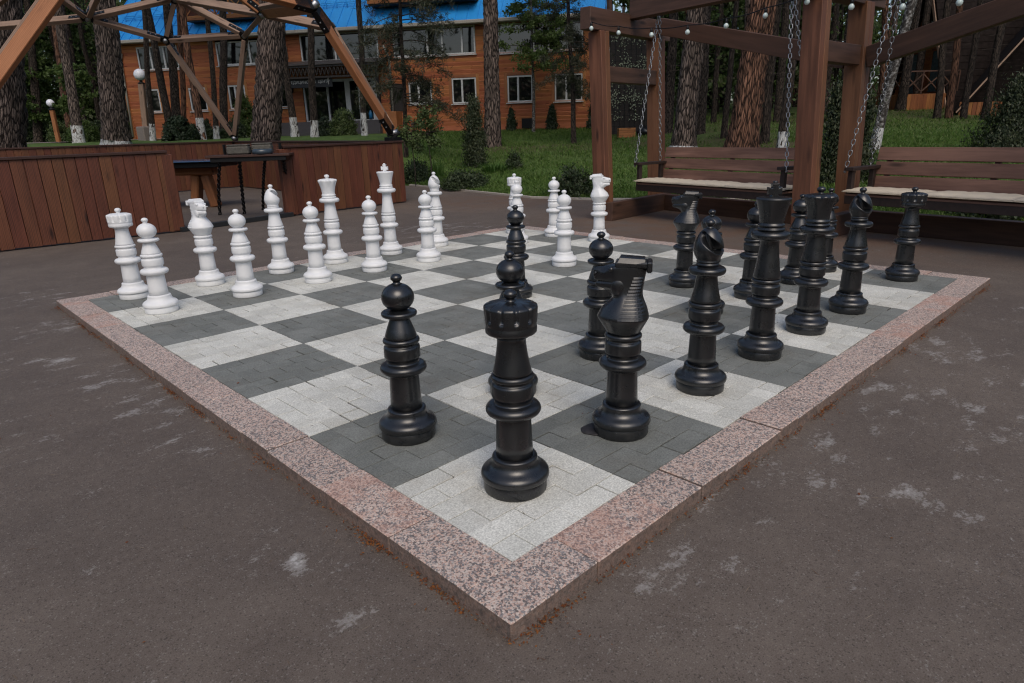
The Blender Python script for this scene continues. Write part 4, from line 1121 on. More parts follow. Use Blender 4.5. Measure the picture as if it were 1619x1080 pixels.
    c.add([HP(a0, 4.42, 1.75), HP(a1, 4.42, 1.75), HP(a1-.25, 4.72, .0), HP(a0+.25, 4.72, .0), HP(a0, 4.36, 1.75), HP(a1, 4.36, 1.75), HP(a1-.25, 4.62, .0), HP(a0+.25, 4.62, .0)], [(0, 1, 2, 3), (7, 6, 5, 4), (0, 4, 5, 1), (1, 5, 6, 2), (0, 3, 7, 4)])
    can = c.build('canopy', 'canopy_sheet', h)
    m = MB(); hbox(m, a0+.05, a1-.05, 4.26, 4.35, 1.58, 1.68); hbox(m, a0+.15, a1-.15, 3.80, 3.88, 1.58, 1.68)
    n = 30; w = (a1-a0-.3)/n
    for k in range(n):
        u = a0+.15+k*w
        pts = [HP(u+w*t, 3.90+.34*abs(math.cos(math.pi*t))**1.5, 1.63) for t in np.linspace(0, 1, 9)]
        m.tube(pts, .028, 6)
    m.build('fretwork', 'dark_trim', can)
    for u in (a0+.2, a1-.2): m = MB(); vbox(m, u-.07, u+.07, 1.3, 4.3, 1.56, 1.70); m.build('canopy_post', 'black_metal', can)
    d = MB(); z0, z1 = 1.93, 3.86
    hbox(d, 9.8, 13.58, z1-.12, z1, -.05, .05); hbox(d, 9.8, 13.58, z0, z0+.06, -.05, .05)
    for u, w in ((9.8,.08),(11.0,.09),(11.95,.24),(12.62,.22),(13.30,.26)): vbox(d, u, u+w, z0+.06, z1-.12, -.05, .052)
    dr = d.build('door', 'pvc', h)
    m = MB(); m.add([HP(9.82, z0+.03, -.02), HP(13.56, z0+.03, -.02), HP(13.56, z1-.05, -.02), HP(9.82, z1-.05, -.02)], [(0, 1, 2, 3)]); m.build('pane', 'pane', dr)
    m = MB()
    for u in (12.28, 12.34): vbox(m, u-.015, u+.015, 2.65, 3.15, .05, .10)
    m.build('handle', 'black_metal', dr)
    for u in (11.62, 13.16):
        m = MB(); m.lathe([(.0, 0), (.085, 0), (.088, .25), (.08, .28), (.03, .36), (.03, .40), (.0005, .405)], 16, HP(u, 2.0, .07)); m.build('water_bottle', 'blue_bottle', dr)
    # the sign board over the doors
    s = MB(); hbox(s, 9.62, 11.98, 3.42, 3.90, 1.40, 1.46, ch=.01); sg = s.build('sign_board', 'sign_black', h)
    cu = bpy.data.curves.new('lettering', 'FONT'); cu.body = '\u041c\u0415\u0414\u0418\u0426\u0418\u041d\u0421\u041a\u0418\u0419  \u0426\u0415\u041d\u0422\u0420'
    cu.size = .172; cu.extrude = .006; cu.align_x = 'CENTER'; cu.align_y = 'CENTER'
    tx = bpy.data.objects.new('lettering', cu); COL.objects.link(tx); cu.materials.append(M['sign_letters'])
    X = Vector((*HU, 0)); Z = Vector((0, 0, 1)); N = Vector((*HN, 0))
    mt = Matrix((X, Z, N)).transposed().to_4x4(); mt.translation = Vector(HP(10.83, 3.655, 1.472)); bpy.context.view_layer.update()
    lm = bpy.data.meshes.new_from_object(tx.evaluated_get(bpy.context.evaluated_depsgraph_get())); lm.name = 'sign_text'
    bpy.data.objects.remove(tx); tx = link('lettering', lm, sg); tx.matrix_world = mt
    if not lm.materials: lm.materials.append(M['sign_letters'])
    for u in (9.87, 11.80):
        m = MB(); m.tube([HP(u, 3.52, 1.475), HP(u, 3.80, 1.475)], [.012, .030], 8); m.ball(HP(u, 3.79, 1.475), .04, 10, 6)
        pts = [HP(u+.035*math.sin(t*9), 3.54+.2*t, 1.485) for t in np.linspace(0, 1, 16)]; m.tube(pts, .008, 5); m.build('emblem', 'sign_letters', sg)
    m = MB()
    for k in range(4): hbox(m, 9.2-.1*k, 14.2+.1*k, 1.30, 1.92-.155*k, 1.2+.32*k-(.0 if k else 1.17), 1.52+.32*k)
    m.build('steps', 'stair_tile', h)
    m = MB(); hbox(m, 8.35, 9.0, 1.2, 2.15, 1.3, 2.1); m.build('porch_box', 'house_wood', h); m = MB(); hbox(m, 14.35, 15.1, 1.2, 2.25, 1.1, 1.9); m.build('porch_box', 'house_wood', h)
    m = MB(); vbox(m, 14.2, 15.0, 2.3, 3.5, .03, .06); m.build('dark_panel', 'dark_trim', h)
    m = MB(); hbox(m, 20.55, 21.05, 1.35, 1.80, .02, .10); m.build('vent_grille', 'black_metal', h)
    # a lantern by the door
    m = MB(); m.lathe([(.02, 0), (.09, .03), (.11, .3), (.03, .42)], 8, HP(9.25, 3.3, .17)); hbox(m, 9.2, 9.3, 3.5, 3.55, .02, .17); m.build('wall_lantern', 'black_metal', h)
build_house()

# ---------------------------------------------------------------- A-frame cabins
def build_cabins():
    right = np.array([.28, -.96]); view = np.array([.96, .28])
    c = thing('cabin', 'dark brown A-frame cabin with orange gable and railed terrace', 'cabin', (0, 0, 0))
    r = .85*right+.52*view; r /= np.linalg.norm(r); g = np.array([-r[1], r[0]])
    if g@view < 0: g = -g
    P = np.array([34.35, 8.45]); z0 = 1.75; hw = 2.4; H = 5.4; D = 8
    def tri(p, off): q = p+r*off; return [V3(q-g*hw, z0), V3(q+g*hw, z0), V3(q, z0+H)]
    m = MB(); a = tri(P, .0); b = tri(P, D); m.add(a+b, [(0, 2, 1), (3, 4, 5)]); 
    # gable boarding
    m2 = MB(); zz = .6
    while zz < H-.3:
        w = hw*(1-(zz+.07)/H); q = P-r*.03; m2.beam(V3(q-g*w, z0+zz+.07), V3(q+g*w, z0+zz+.07), .04, .138, (0, 0, 1), .008); zz += .14
    m2.build('gable_wall', 'cabin_wood', c)
    m = MB()
    for s in (-1, 1):
        e = .55; ov = .45
        p0 = P-r*ov+g*s*(hw+.25); p1 = P+r*D+g*s*(hw+.25); t0 = P-r*ov; t1 = P+r*D
        lo = .22
        A = [V3(p0, z0-.5), V3(p1, z0-.5), V3(t1, z0+H+.12), V3(t0, z0+H+.12)]; B = [x+np.array([*(g*s*.14), .05]) for x in A]
        m.add(A+B, [(0, 1, 2, 3), (7, 6, 5, 4), (0, 4, 5, 1), (1, 5, 6, 2), (2, 6, 7, 3), (3, 7, 4, 0)])
        for k in range(1, 22):
            f = k/22; q0 = B[0]*(1-f)+B[3]*f; q1 = B[1]*(1-f)+B[2]*f; m.beam(q0, q1, .03, .02)
    m.build('roof', 'cabin_roof', c)
    m = MB()
    for s in (-1, 1): m.beam(V3(P-r*.47+g*s*(hw+.2), z0-.4), V3(P-r*.47, z0+H+.05), .05, .14, (*g, 0))
    m.build('barge_board', 'trim_pale', c)
    for s in (-.75, .75):
        f = MB(); q = P-r*.07+g*s
        for k in (-1, 1): f.beam(V3(q+g*k*.34, z0+.7), V3(q+g*k*.34, z0+2.35), .06, .10, (*g, 0))
        f.beam(V3(q-g*.36, z0+2.38), V3(q+g*.36, z0+2.38), .06, .10); fr = f.build('window', 'cabin_wood', c)
        k = MB(); k.beam(V3(q+r*.02-g*.30, z0+1.5), V3(q+r*.02+g*.30, z0+1.5), .03, 1.7); k.build('curtain', 'curtain', fr)
    f = MB(); q = P-r*.06; f.add([V3(q-g*1.0, z0+2.7), V3(q+g*1.0, z0+2.7), V3(q+g*.05, z0+4.6), V3(q-g*.05, z0+4.6)], [(0, 1, 2, 3)]); f.build('gable_window', 'pane', c)
    m = MB()
    for k in range(16):
        q = P-r*(.1+k*.145); m.beam(V3(q-g*2.3, z0+.5), V3(q+g*2.3, z0+.5), .138, .04)
    for k in range(34):
        q = P-r*2.35+g*(-2.3+k*.14); m.beam(V3(q, z0-.6), V3(q, z0+.5), .13, .03, (*r, 0))
        q = P-g*2.33-r*(.1+k*.068); 
        if k % 2 == 0: m.beam(V3(q, z0-.6), V3(q, z0+.5), .03, .13, (*r, 0))
    m.build('terrace', 'cabin_wood', c)
    m = MB(); cs = [P-g*2.3, P-g*2.3-r*2.3, P+g*2.3-r*2.3]
    for a, b in ((0, 1), (1, 2)):
        n = 3 if a == 0 else 5
        for k in range(n+1):
            q = cs[a]*(1-k/n)+cs[b]*k/n; m.beam(V3(q, z0+.5), V3(q, z0+1.4), .06, .06, (*r, 0))
            if k < n:
                q2 = cs[a]*(1-(k+1)/n)+cs[b]*(k+1)/n; m.beam(V3(q, z0+.6), V3(q2, z0+1.3), .04, .04); m.beam(V3(q, z0+1.3), V3(q2, z0+.6), .04, .04)
        m.beam(V3(cs[a], z0+1.4), V3(cs[b], z0+1.4), .08, .05)
    m.build('railing', 'swing_beam', c)
    # second cabin, end-on and closer
    c = thing('cabin', 'closer dark A-frame cabin with pale barge boards at the right edge', 'cabin', (0, 0, 0))
    L0 = np.array([29.3, 5.75]); hw = 3.3; H = 4.9; z0 = 1.45; P = L0+right*hw; D = 7
    m = MB(); zz = .35
    while zz < H-.2:
        w = hw*(1-zz/H)
        m.beam(V3(P-right*w, z0+zz+.10), V3(P+right*w, z0+zz+.10), .05, .198, (*(-view*.15), 1), .006); zz += .2
    m.build('gable_wall', 'cabin_roof', c)
    m = MB()
    for s in (-1, 1):
        A = [V3(P+right*s*hw-view*.3, z0), V3(P+right*s*hw+view*D, z0), V3(P+view*D, z0+H), V3(P-view*.3, z0+H)]; B = [x+np.array([*(right*s*.12), .06]) for x in A]
        m.add(A+B, [(0, 1, 2, 3), (7, 6, 5, 4), (0, 4, 5, 1), (1, 5, 6, 2), (2, 6, 7, 3), (3, 7, 4, 0)])
    m.build('roof', 'cabin_roof', c)
    m = MB()
    for s in (-1, 1): m.beam(V3(P+right*s*(hw+.1)-view*.32, z0), V3(P-view*.32, z0+H+.08), .04, .05, (*right, 0))
    m.build('barge_board', 'trim_pale', c)
    m = MB()
    for k in range(46): q = P-right*(hw-.05)+right*k*.14+view*.02; m.beam(V3(q, z0-.6), V3(q, z0+.38), .13, .05, (*view, 0))
    m.build('plinth', 'cabin_wood', c)
build_cabins()

# ---------------------------------------------------------------- lamps, screen, crate
def lamp(x, y, zb, gx, gy, gz_, r, label, brick):
    t = thing('garden_lamp', label, 'lamp', (0, 0, 0), 0, 'wooden garden lamps')
    m = MB(); m.beam((x, y, zb-.2), (gx, gy, gz_-r-.12), .17 if not brick else .22, .17 if not brick else .22, (*FWD, 0), .02); m.build('post', 'lamp_wood' if not brick else 'weathered_strut', t)
    m = MB(); m.lathe([(.0, 0), (.13, 0), (.15, .03), (.09, .06), (.06, .10), (.05, .14)], 20, (gx, gy, gz_-r-.13)); m.build('collar', 'black_metal', t)
    m = MB(); m.ball((gx, gy, gz_), r, 28, 18); m.build('globe', 'globe', t)
    if brick: m = MB(); m.box((x, y, zb+.2), (.5, .5, .8), .3); m.build('base', 'concrete', t)
lamp(6.08, 36.35, 1.29, 6.10, 36.33, 3.04, .165, 'orange wooden lamp post with small white globe, far left path', False)
lamp(8.40, 31.34, 1.27, 8.56, 31.18, 3.95, .235, 'tall greyish lamp post with big white globe beside the house corner', True)

def build_screen():
    c = np.array(FL(26, 4.85)); u = RGT; z0 = gz(*c)
    t = thing('climber_screen', 'black trellis screen with small pale leaves, seen between the left pergola posts', 'trellis', (0, 0, 0))
    m = MB()
    m.beam(V3(c-u*.95+FWD*.15, z0+1.9), V3(c+u*.95+FWD*.15, z0+1.9), .04, 3.8)
    m.build('backing', 'dark_trim', t)
    m = MB()
    for k in range(11): q = c-u*.95+u*.19*k; m.beam(V3(q, z0-.1), V3(q, z0+3.8), .025, .025, (*FWD, 0), .003)
    for k in range(20): m.beam(V3(c-u*.95-FWD*.03, z0+.1+k*.19), V3(c+u*.95-FWD*.03, z0+.1+k*.19), .025, .02, (0, 0, 1), .003)
    m.build('lattice', 'black_metal', t)
    n = 2200; a = rng.uniform(-.95, .95, n); z = rng.uniform(.5, 3.8, n); keep = (np.sin(a*9+z*2)+np.sin(z*6.0)+rng.normal(size=n)*.8 > .3)
    a, z = a[keep], z[keep]
    P = np.stack([c[0]+u[0]*a-FWD[0]*.06, c[1]+u[1]*a-FWD[1]*.06, z0+z], 1)
    Vv, F = leaves(P, np.array([-FWD[0], -FWD[1], .4])+rng.normal(size=(len(P), 3))*.4, rng.uniform(.03, .075, len(P)), .7)
    link('climber_leaves', raw_mesh('climber_leaves', Vv, F, 'climber_leaf'), t)
    q = c-u*.45-FWD*.9; zb = gz(*q)
    t = thing('plank_crate', 'small orange plank crate at the foot of the black trellis', 'crate', (0, 0, 0))
    m = MB()
    for k in range(4):
        for s in (-1, 1): m.beam(V3(q-u*.28+FWD*s*.2, zb+.05+k*.085), V3(q+u*.28+FWD*s*.2, zb+.05+k*.085), .02, .078); m.beam(V3(q+u*s*.29-FWD*.2, zb+.05+k*.085), V3(q+u*s*.29+FWD*.2, zb+.05+k*.085), .02, .078)
    m.build('side_boards', 'house_wood', t)
    m = MB(); m.beam(V3(q-u*.27, zb+.27), V3(q+u*.27, zb+.27), .38, .04); m.build('fill', 'soil', t)
    q = c+u*.25-FWD*.9; zb = gz(*q); m = MB()
    m.lathe([(.0, 0), (.24, 0), (.30, .07), (.27, .18), (.15, .26), (.05, .29), (.0005, .30)], 26, (0, 0, 0), rf=lambda k, r, z, a: (r*(1+.14*np.sin(3*a+k)+.08*np.sin(7*a+2*k)), z*(1+.1*np.sin(5*a+k))))
    tag(m.build('refuse_bag', 'black_bag', None, V3(q, zb)), 'crumpled black bag beside the plank crate at the trellis', 'bag')
build_screen()

# ---------------------------------------------------------------- trees
TREES=[
  (1.65, 20.49, 0.0, 0.44, 0.166, -0.159, 'pine', 0, 'huge dark furrowed pine trunk rising beyond the far left end of the gazebo wall'),
  (5.11, 23.4, 0.9, 0.372, 0.086, -0.082, 'pine', 1, 'thick furrowed pine with whitewashed foot between the garden lamps'),
  (5.77, 31.09, 1.24, 0.203, 0.052, -0.05, 'pine', 1, 'slim dark pine with whitewashed foot beside the orange lamp post'),
  (6.96, 38.27, 1.32, 0.148, 0.065, -0.062, 'red', 0, 'thin pinkish barked pine just above the orange lamp post'),
  (6.24, 41.74, 1.35, 0.209, 0.115, -0.11, 'dark', 0, 'thin dark pine between the huge left trunk and the orange lamp'),
  (8.29, 30.06, 1.25, 0.112, 0.079, -0.075, 'dark', 1, 'very thin whitewashed pine beside the white globe lamp near the house'),
  (9.19, 30.58, 1.27, 0.16, -0.008, 0.008, 'dark', 0, 'slanting dark pine right of the lamp, leaning left across the house wall'),
  (9.78, 31.4, 1.28, 0.195, 0.056, -0.054, 'dark', 0, 'stout dark pine next to the slanting one before the house'),
  (10.68, 33.31, 1.31, 0.128, 0.088, -0.085, 'red', 0, 'thin reddish pine close to the house wall behind the round bush'),
  (9.41, 27.59, 1.24, 0.149, 0.002, -0.002, 'red', 1, 'leaning reddish pine with whitewashed foot right of the round bush'),
  (10.21, 28.21, 1.25, 0.112, 0.059, -0.057, 'dark', 1, 'narrow straight pine with whitewashed foot near the low flower hedge'),
  (11.18, 30.05, 1.28, 0.18, 0.124, -0.12, 'dark', 0, 'upright dark pine before the house window left of the big pine'),
  (7.34, 17.79, 0.18, 0.396, 0.149, -0.144, 'pine', 0, 'massive scaly grey pine standing behind the gazebo before the house'),
  (11.64, 24.07, 1.23, 0.144, -0.011, 0.01, 'dark', 1, 'left leaning thin pine with whitewashed foot beside the entrance steps'),
  (11.72, 22.6, 1.21, 0.138, 0.046, -0.045, 'dark', 1, 'dark pine with whitewashed foot standing before the black entrance sign'),
  (12.55, 20.41, 1.21, 0.109, 0.027, -0.026, 'dark', 1, 'thin straight pine with tall whitewashed foot right of the entrance'),
  (10.68, 15.41, 0.58, 0.068, 0.037, -0.036, 'young', 0, 'young pine with drooping dark boughs right of the gazebo corner'),
  (14.98, 16.28, 0.72, 0.275, 0.013, -0.013, 'pine', 0, 'stout brown pine alone on the lawn beside the narrow thuja'),
  (20.6, 19.61, 1.14, 0.073, -0.013, 0.013, 'ybirch', 0, 'slender spotted birch sapling between two ground floor windows'),
  (17.33, 14.57, 0.75, 0.093, -0.028, 0.027, 'young', 0, 'young pine on the lawn left of the swing pergola'),
  (15.37, 8.96, 0.59, 0.289, 0.031, -0.03, 'pine', 1, 'thick grey pine seen through the swing, white band at its foot'),
  (14.72, 6.95, 0.59, 0.341, 0.058, -0.056, 'red', 0, 'thick cracked reddish pine leaning right behind the swing seat'),
  (19.03, 10.58, 0.97, 0.162, -0.017, 0.017, 'dark', 0, 'dark trunk half hidden behind the thick grey pine'),
  (17.86, 9.06, 0.88, 0.089, 0.008, -0.008, 'dark', 0, 'thin dark trunk just left of the cracked reddish pine'),
  (16.1, 7.01, 0.73, 0.112, 0.011, -0.01, 'dark', 0, 'slim dark pine just right of the cracked reddish pine'),
  (14.4, 5.73, 0.58, 0.099, -0.008, 0.007, 'dark', 1, 'slim dark trunk with tall white foot behind the swing chain'),
  (24.06, 10.32, 1.3, 0.149, -0.013, 0.012, 'dark', 0, 'straight dark pine far behind the trunk with the tall white foot'),
  (14.74, 3.88, 0.59, 0.127, 0.077, -0.074, 'birch', 1, 'strongly leaning birch with white foot behind the second swing'),
  (30.98, 8.24, 1.61, 0.182, 0.002, -0.002, 'dark', 0, 'dark pine standing before the cabin terrace, left of its window'),
  (33.63, 8.47, 1.8, 0.165, -0.007, 0.007, 'dark', 0, 'slim dark pine touching the cabin gable, nearest its window'),
  (27.56, 5.98, 1.23, 0.121, -0.063, 0.061, 'dark', 0, 'leftmost of the four tight dark pines before the brown roof'),
  (27.86, 5.69, 1.23, 0.121, -0.055, 0.053, 'red', 0, 'second from left of the four tight pines before the brown roof'),
  (27.49, 5.21, 1.19, 0.106, -0.003, 0.003, 'dark', 0, 'third from left of the four tight pines before the brown roof'),
  (27.02, 4.42, 1.14, 0.125, -0.014, 0.013, 'dark', 0, 'rightmost of the four tight dark pines before the brown roof'),
  (27.59, 10.11, 1.52, 0.149, 0.007, -0.007, 'dark', 0, 'dark pine showing between the two posts of the pergola frame'),
  (28.27, 8.07, 1.42, 0.131, -0.076, 0.073, 'red', 0, 'orange barked pine behind the leaning birch'),
  (24.0, 8.02, 1.17, 0.139, -0.022, 0.021, 'dark', 0, 'dark pine behind the rear post between the two swings'),
  (22.59, 12.15, 1.32, 0.101, -0.008, 0.008, 'dark', 0, 'thinnest dark trunk between the grey pine and the reddish pine'),
]
PLANTS=[
   ('thuja', 11.19, 12.84, 0.32, 0.6, 1.85, 'irregular dark green conifer on the lawn beside the stout brown pine'),
   ('juniper', 8.75, 10.47, 0.03, 0.95, 0.5, 'spreading low juniper at the lawn edge under the narrow conifer'),
   ('shrub', 9.17, 12.84, 0.07, 0.75, 0.55, 'dense dark shrub by the end of the gazebo wall'),
   ('shrub', 8.6, 7.15, 0.02, 0.8, 0.55, 'spiky dark green shrub at the asphalt edge behind the white pawns'),
   ('lily', 10.7, 11.5, 0.25, 0.9, 0.28, 'bright green clump of arching leaves behind the white rook'),
   ('shrub', 11.23, 11.41, 0.3, 0.42, 0.4, 'tiny round conifer above the bright clump on the lawn'),
   ('lily', 9.65, 12.66, 0.14, 0.45, 0.4, 'upright tuft of pale blades beside the sapling'),
   ('shrub', 9.11, 4.72, 0.0, 0.75, 0.3, 'low bush visible under the first swing seat'),
   ('thuja', 10.88, 3.29, 0.23, 0.42, 1.55, 'narrow thuja growing between the two posts of the pergola'),
   ('thuja', 10.99, 2.91, 0.24, 0.4, 1.35, 'narrow thuja directly right of the rear pergola post'),
   ('thuja', 15.55, 1.58, 0.51, 1.5, 1.35, 'broad dark conifer at the right edge above the second swing'),
   ('juniper', 9.06, 0.6, 0.03, 0.75, 0.34, 'juniper with thick stem visible under the second swing seat'),
   ('cone', 20.86, 21.3, 1.24, 0.5, 0.95, 'small cone thuja by the house, left of the black vent'),
   ('cone', 22.05, 19.88, 1.22, 0.52, 1.1, 'small cone thuja below the rightmost pair of windows'),
   ('cone', 23.06, 18.35, 1.25, 0.52, 1.05, 'small cone thuja at the right corner of the house'),
   ('round', 8.44, 27.13, 1.23, 1.25, 0.95, 'large round clipped bush left of the reddish whitewashed pine'),
   ('round', 11.43, 29.12, 1.27, 0.9, 0.75, 'clipped bush beside the big scaly pine'),
   ('cone', 10.75, 30.47, 1.28, 0.35, 0.8, 'tiny dark cone thuja between whitewashed pines'),
   ('shrub', 12.66, 30.71, 1.3, 1.2, 2.0, 'tall loose green shrub against the house left of the big pine'),
   ('shrub', 13.5, 25.04, 1.25, 0.75, 0.85, 'dark rounded bush in front of the entrance steps'),
   ('shrub', 13.31, 23.15, 1.23, 1.05, 1.15, 'pale green loose bush in front of the entrance doors'),
   ('shrub', 6.41, 37.41, 1.31, 1.0, 1.0, 'pale green shrub beside the orange lamp post'),
   ('shrub', 6.46, 33.2, 1.27, 1.2, 1.0, 'second low shrub right of the slim whitewashed pine'),
]
def trunk_mesh(name, r0, H, bark, seed, rough=.06, flare=.35, taper=.62, crook=.02, z0=-.3, z1=None, nseg=20, step=.16):
    """tapered, slightly crooked trunk along local z with ridged bark relief"""
    g = np.random.default_rng(seed)
    z1 = H if z1 is None else z1
    fine = np.arange(z0, min(z1, 7.0), step); far = np.arange(max(z0, min(z1, 7.0)), z1+.01, .8); zs = np.unique(np.concatenate([fine, far, [z1]]))
    ang = np.arange(nseg)/nseg*2*math.pi
    ph = g.random(6)*6.28
    V = []; G = []
    for z in zs:
        t = np.clip(z/H, 0, 1); r = r0*(1-t*taper)
        r = r*(1+flare*math.exp(-max(z, 0)/(.22+r0*.6)))
        cx = crook*(math.sin(z*.7+ph[0])+.5*math.sin(z*1.7+ph[1])); cy = crook*(math.sin(z*.6+ph[2])+.5*math.sin(z*1.9+ph[3]))
        rr = r*(1+rough*g.normal(size=nseg)*.5+rough*.6*np.sin(3*ang+ph[4]+z*.4)+rough*.8*math.exp(-max(z, 0)/.3)*np.sin(5*ang+ph[5]))
        V.append(np.stack([cx+rr*np.cos(ang), cy+rr*np.sin(ang), np.full(nseg, z)], 1))
        G.append(np.stack([.5*np.cos(ang)*max(.28, r0*1.3), .5*np.sin(ang)*max(.28, r0*1.3), np.full(nseg, z*.5)], 1)*2+ph[:3]*3)
    n = len(zs); idx = np.arange(n*nseg).reshape(n, nseg); nx = np.roll(idx, -1, 1)
    F = np.stack([idx[:-1], nx[:-1], nx[1:], idx[1:]], -1).reshape(-1, 4)
    return raw_mesh(name, np.concatenate(V), F, bark, dict(gc=np.concatenate(G)), smooth=True)
def crown_mesh(name, mat, seed, H0, H1, spread, nb, per, size, asp=.35):
    """needle clumps at the ends of whorled limbs between heights H0 and H1"""
    g = np.random.default_rng(seed); P = []; N = []
    for k in range(nb):
        z = H0+(H1-H0)*g.random()**.85; a = g.random()*6.283; t = (z-H0)/(H1-H0)
        L = spread*(1-.55*t)*(.35+.65*g.random())
        c = np.array([math.cos(a)*L, math.sin(a)*L, z+.25*L*g.normal()*.5])
        m = int(per*(.6+.8*g.random())); q = g.normal(size=(m, 3))*np.array([.42, .42, .22])*(.7+.6*g.random())*spread*.42+c
        P.append(q); N.append(g.normal(size=(m, 3))+np.array([0, 0, .6]))
    P = np.concatenate(P); V, F = leaves(P, np.concatenate(N), g.uniform(.7, 1.3, len(P))*size, asp)
    return raw_mesh(name, V, F, mat)
def limbs(name, mat, seed, H0, H1, n, L, r, parent, droop=.2):
    g = np.random.default_rng(seed); m = MB(); ends = []
    for k in range(n):
        z = H0+(H1-H0)*(k+g.random())/n; a = g.random()*6.283; l = L*(.5+.7*g.random())
        pts = [np.array([math.cos(a+.3*s*g.normal()*.4)*l*s, math.sin(a)*l*s, z+l*(.12*s-droop*s*s)]) for s in np.linspace(0, 1, 6)]
        m.tube(pts, np.linspace(r, r*.25, 6), 5); ends.append(pts)
    o = m.build(name, mat, parent); return o, ends
CROWN = {}
def shared_crown(k):
    if k not in CROWN: CROWN[k] = crown_mesh('crown', 'pine_leaf', 40+k, 8.6, 15.5, 2.7, 26, 16, .36, .5)
    return CROWN[k]
def far_crown(k):
    if ('f', k) not in CROWN: CROWN['f', k] = crown_mesh('crown', 'pine_leaf', 60+k, 10.5, 17, 2.2, 14, 12, .34, .5)
    return CROWN['f', k]
BARK = dict(pine='bark_pine', red='bark_red', dark='bark_dark', birch='bark_birch', ybirch='bark_birch', young='bark_dark')
def boughs(t, seed, zlo, zhi, n, L, mat, size, per, droop, asp=.10):
    """leafy side boughs low enough to be seen"""
    o, ends = limbs('branches', 'twig', seed, zlo, zhi, n, L, .018, t, droop)
    g = np.random.default_rng(seed+1); P = []; N = []; U = []
    for pts in ends:
        pts = np.array(pts)
        for s in range(per):
            u = .25+.75*g.random()**.7; k = u*5; i = min(int(k), 4); p = pts[i]*(1-(k-i))+pts[i+1]*(k-i)
            # each tuft is a spray of needles/leaves about a twig tip
            p = p+g.normal(size=3)*np.array([.16, .16, .12])*L*.45; m = 9
            q = p+g.normal(size=(m, 3))*.045; P.append(q); N.append(g.normal(size=(m, 3))); U.append(np.repeat(g.normal(size=(1, 3))+np.array([[0, 0, .3]]), m, 0))
    P = np.concatenate(P); V, F = leaves(P, np.concatenate(N), g.uniform(.7, 1.3, len(P))*size, asp, up=np.concatenate(U))
    link('crown', raw_mesh('crown', V, F, mat), t)
def build_trees():
    for k, (x, y, z, r, ax, ay, kind, wh, lab) in enumerate(TREES):
        if k == 25: kind = 'dark'
        t = thing('birch_tree' if 'birch' in kind else 'pine_tree', lab, 'tree', (x, y, z))
        t.rotation_euler = (math.atan2(-ay, 1), math.atan2(ax, 1), 0)
        big = r > .25; H = 17 if big else (15 if r > .09 else 10)
        if kind == 'young': H = 7.5
        if kind == 'ybirch': H = 8
        whz = 0
        if wh: whz = [.85, .55, .7][k % 3] if r < .25 else .42
        if wh and 8 <= k: whz = {26: .45, 13: .75, 14: .62, 15: .80, 20: .14, 25: .48, 27: .50}.get(k, whz)
        bark = BARK[kind]
        if kind == 'birch': r *= .8
        me = trunk_mesh('trunk', r, H, bark, 100+k, rough=.10 if big else .07, flare=.30 if big else .18, crook=.03 if r < .2 else .02, nseg=34 if big else 16, step=.10 if big else .2)
        link('trunk', me, t)
        if whz:
            wm = trunk_mesh('whitewash', r*1.035, H, 'whitewash', 100+k, rough=.10 if big else .07, flare=.30 if big else .18, crook=.03 if r < .2 else .02, z1=whz, nseg=34 if big else 16, step=.10)
            link('whitewash', wm, t)
        if kind == 'young':
            boughs(t, 300+k, 1.4 if k == 16 else 1.6, 6.2, 58 if k == 16 else 44, 1.5 if k == 16 else 1.15, 'pine_bough', .16, 34, .42, .10)
        elif kind == 'ybirch':
            boughs(t, 300+k, 2.4, 7.5, 60, 1.5, 'birch_leaf', .095, 26, .10, .75)
        elif kind == 'birch':
            limbs('branches', 'twig', 300+k, 2.6, 8, 12, 1.2, .02, t, .1); boughs(t, 330+k, 6.5, 12, 22, 1.8, 'birch_leaf', .12, 18, .4, .75)
        else:
            if r < .3: limbs('dead_branches', 'twig', 300+k, 1.6, 8.0, 26, .55, .010, t, .15)
            o = link('crown', shared_crown(k % 3), t); o.rotation_euler = (0, 0, k*1.9); s = .8+.5*random.random(); o.scale = (s, s, 1)
build_trees()

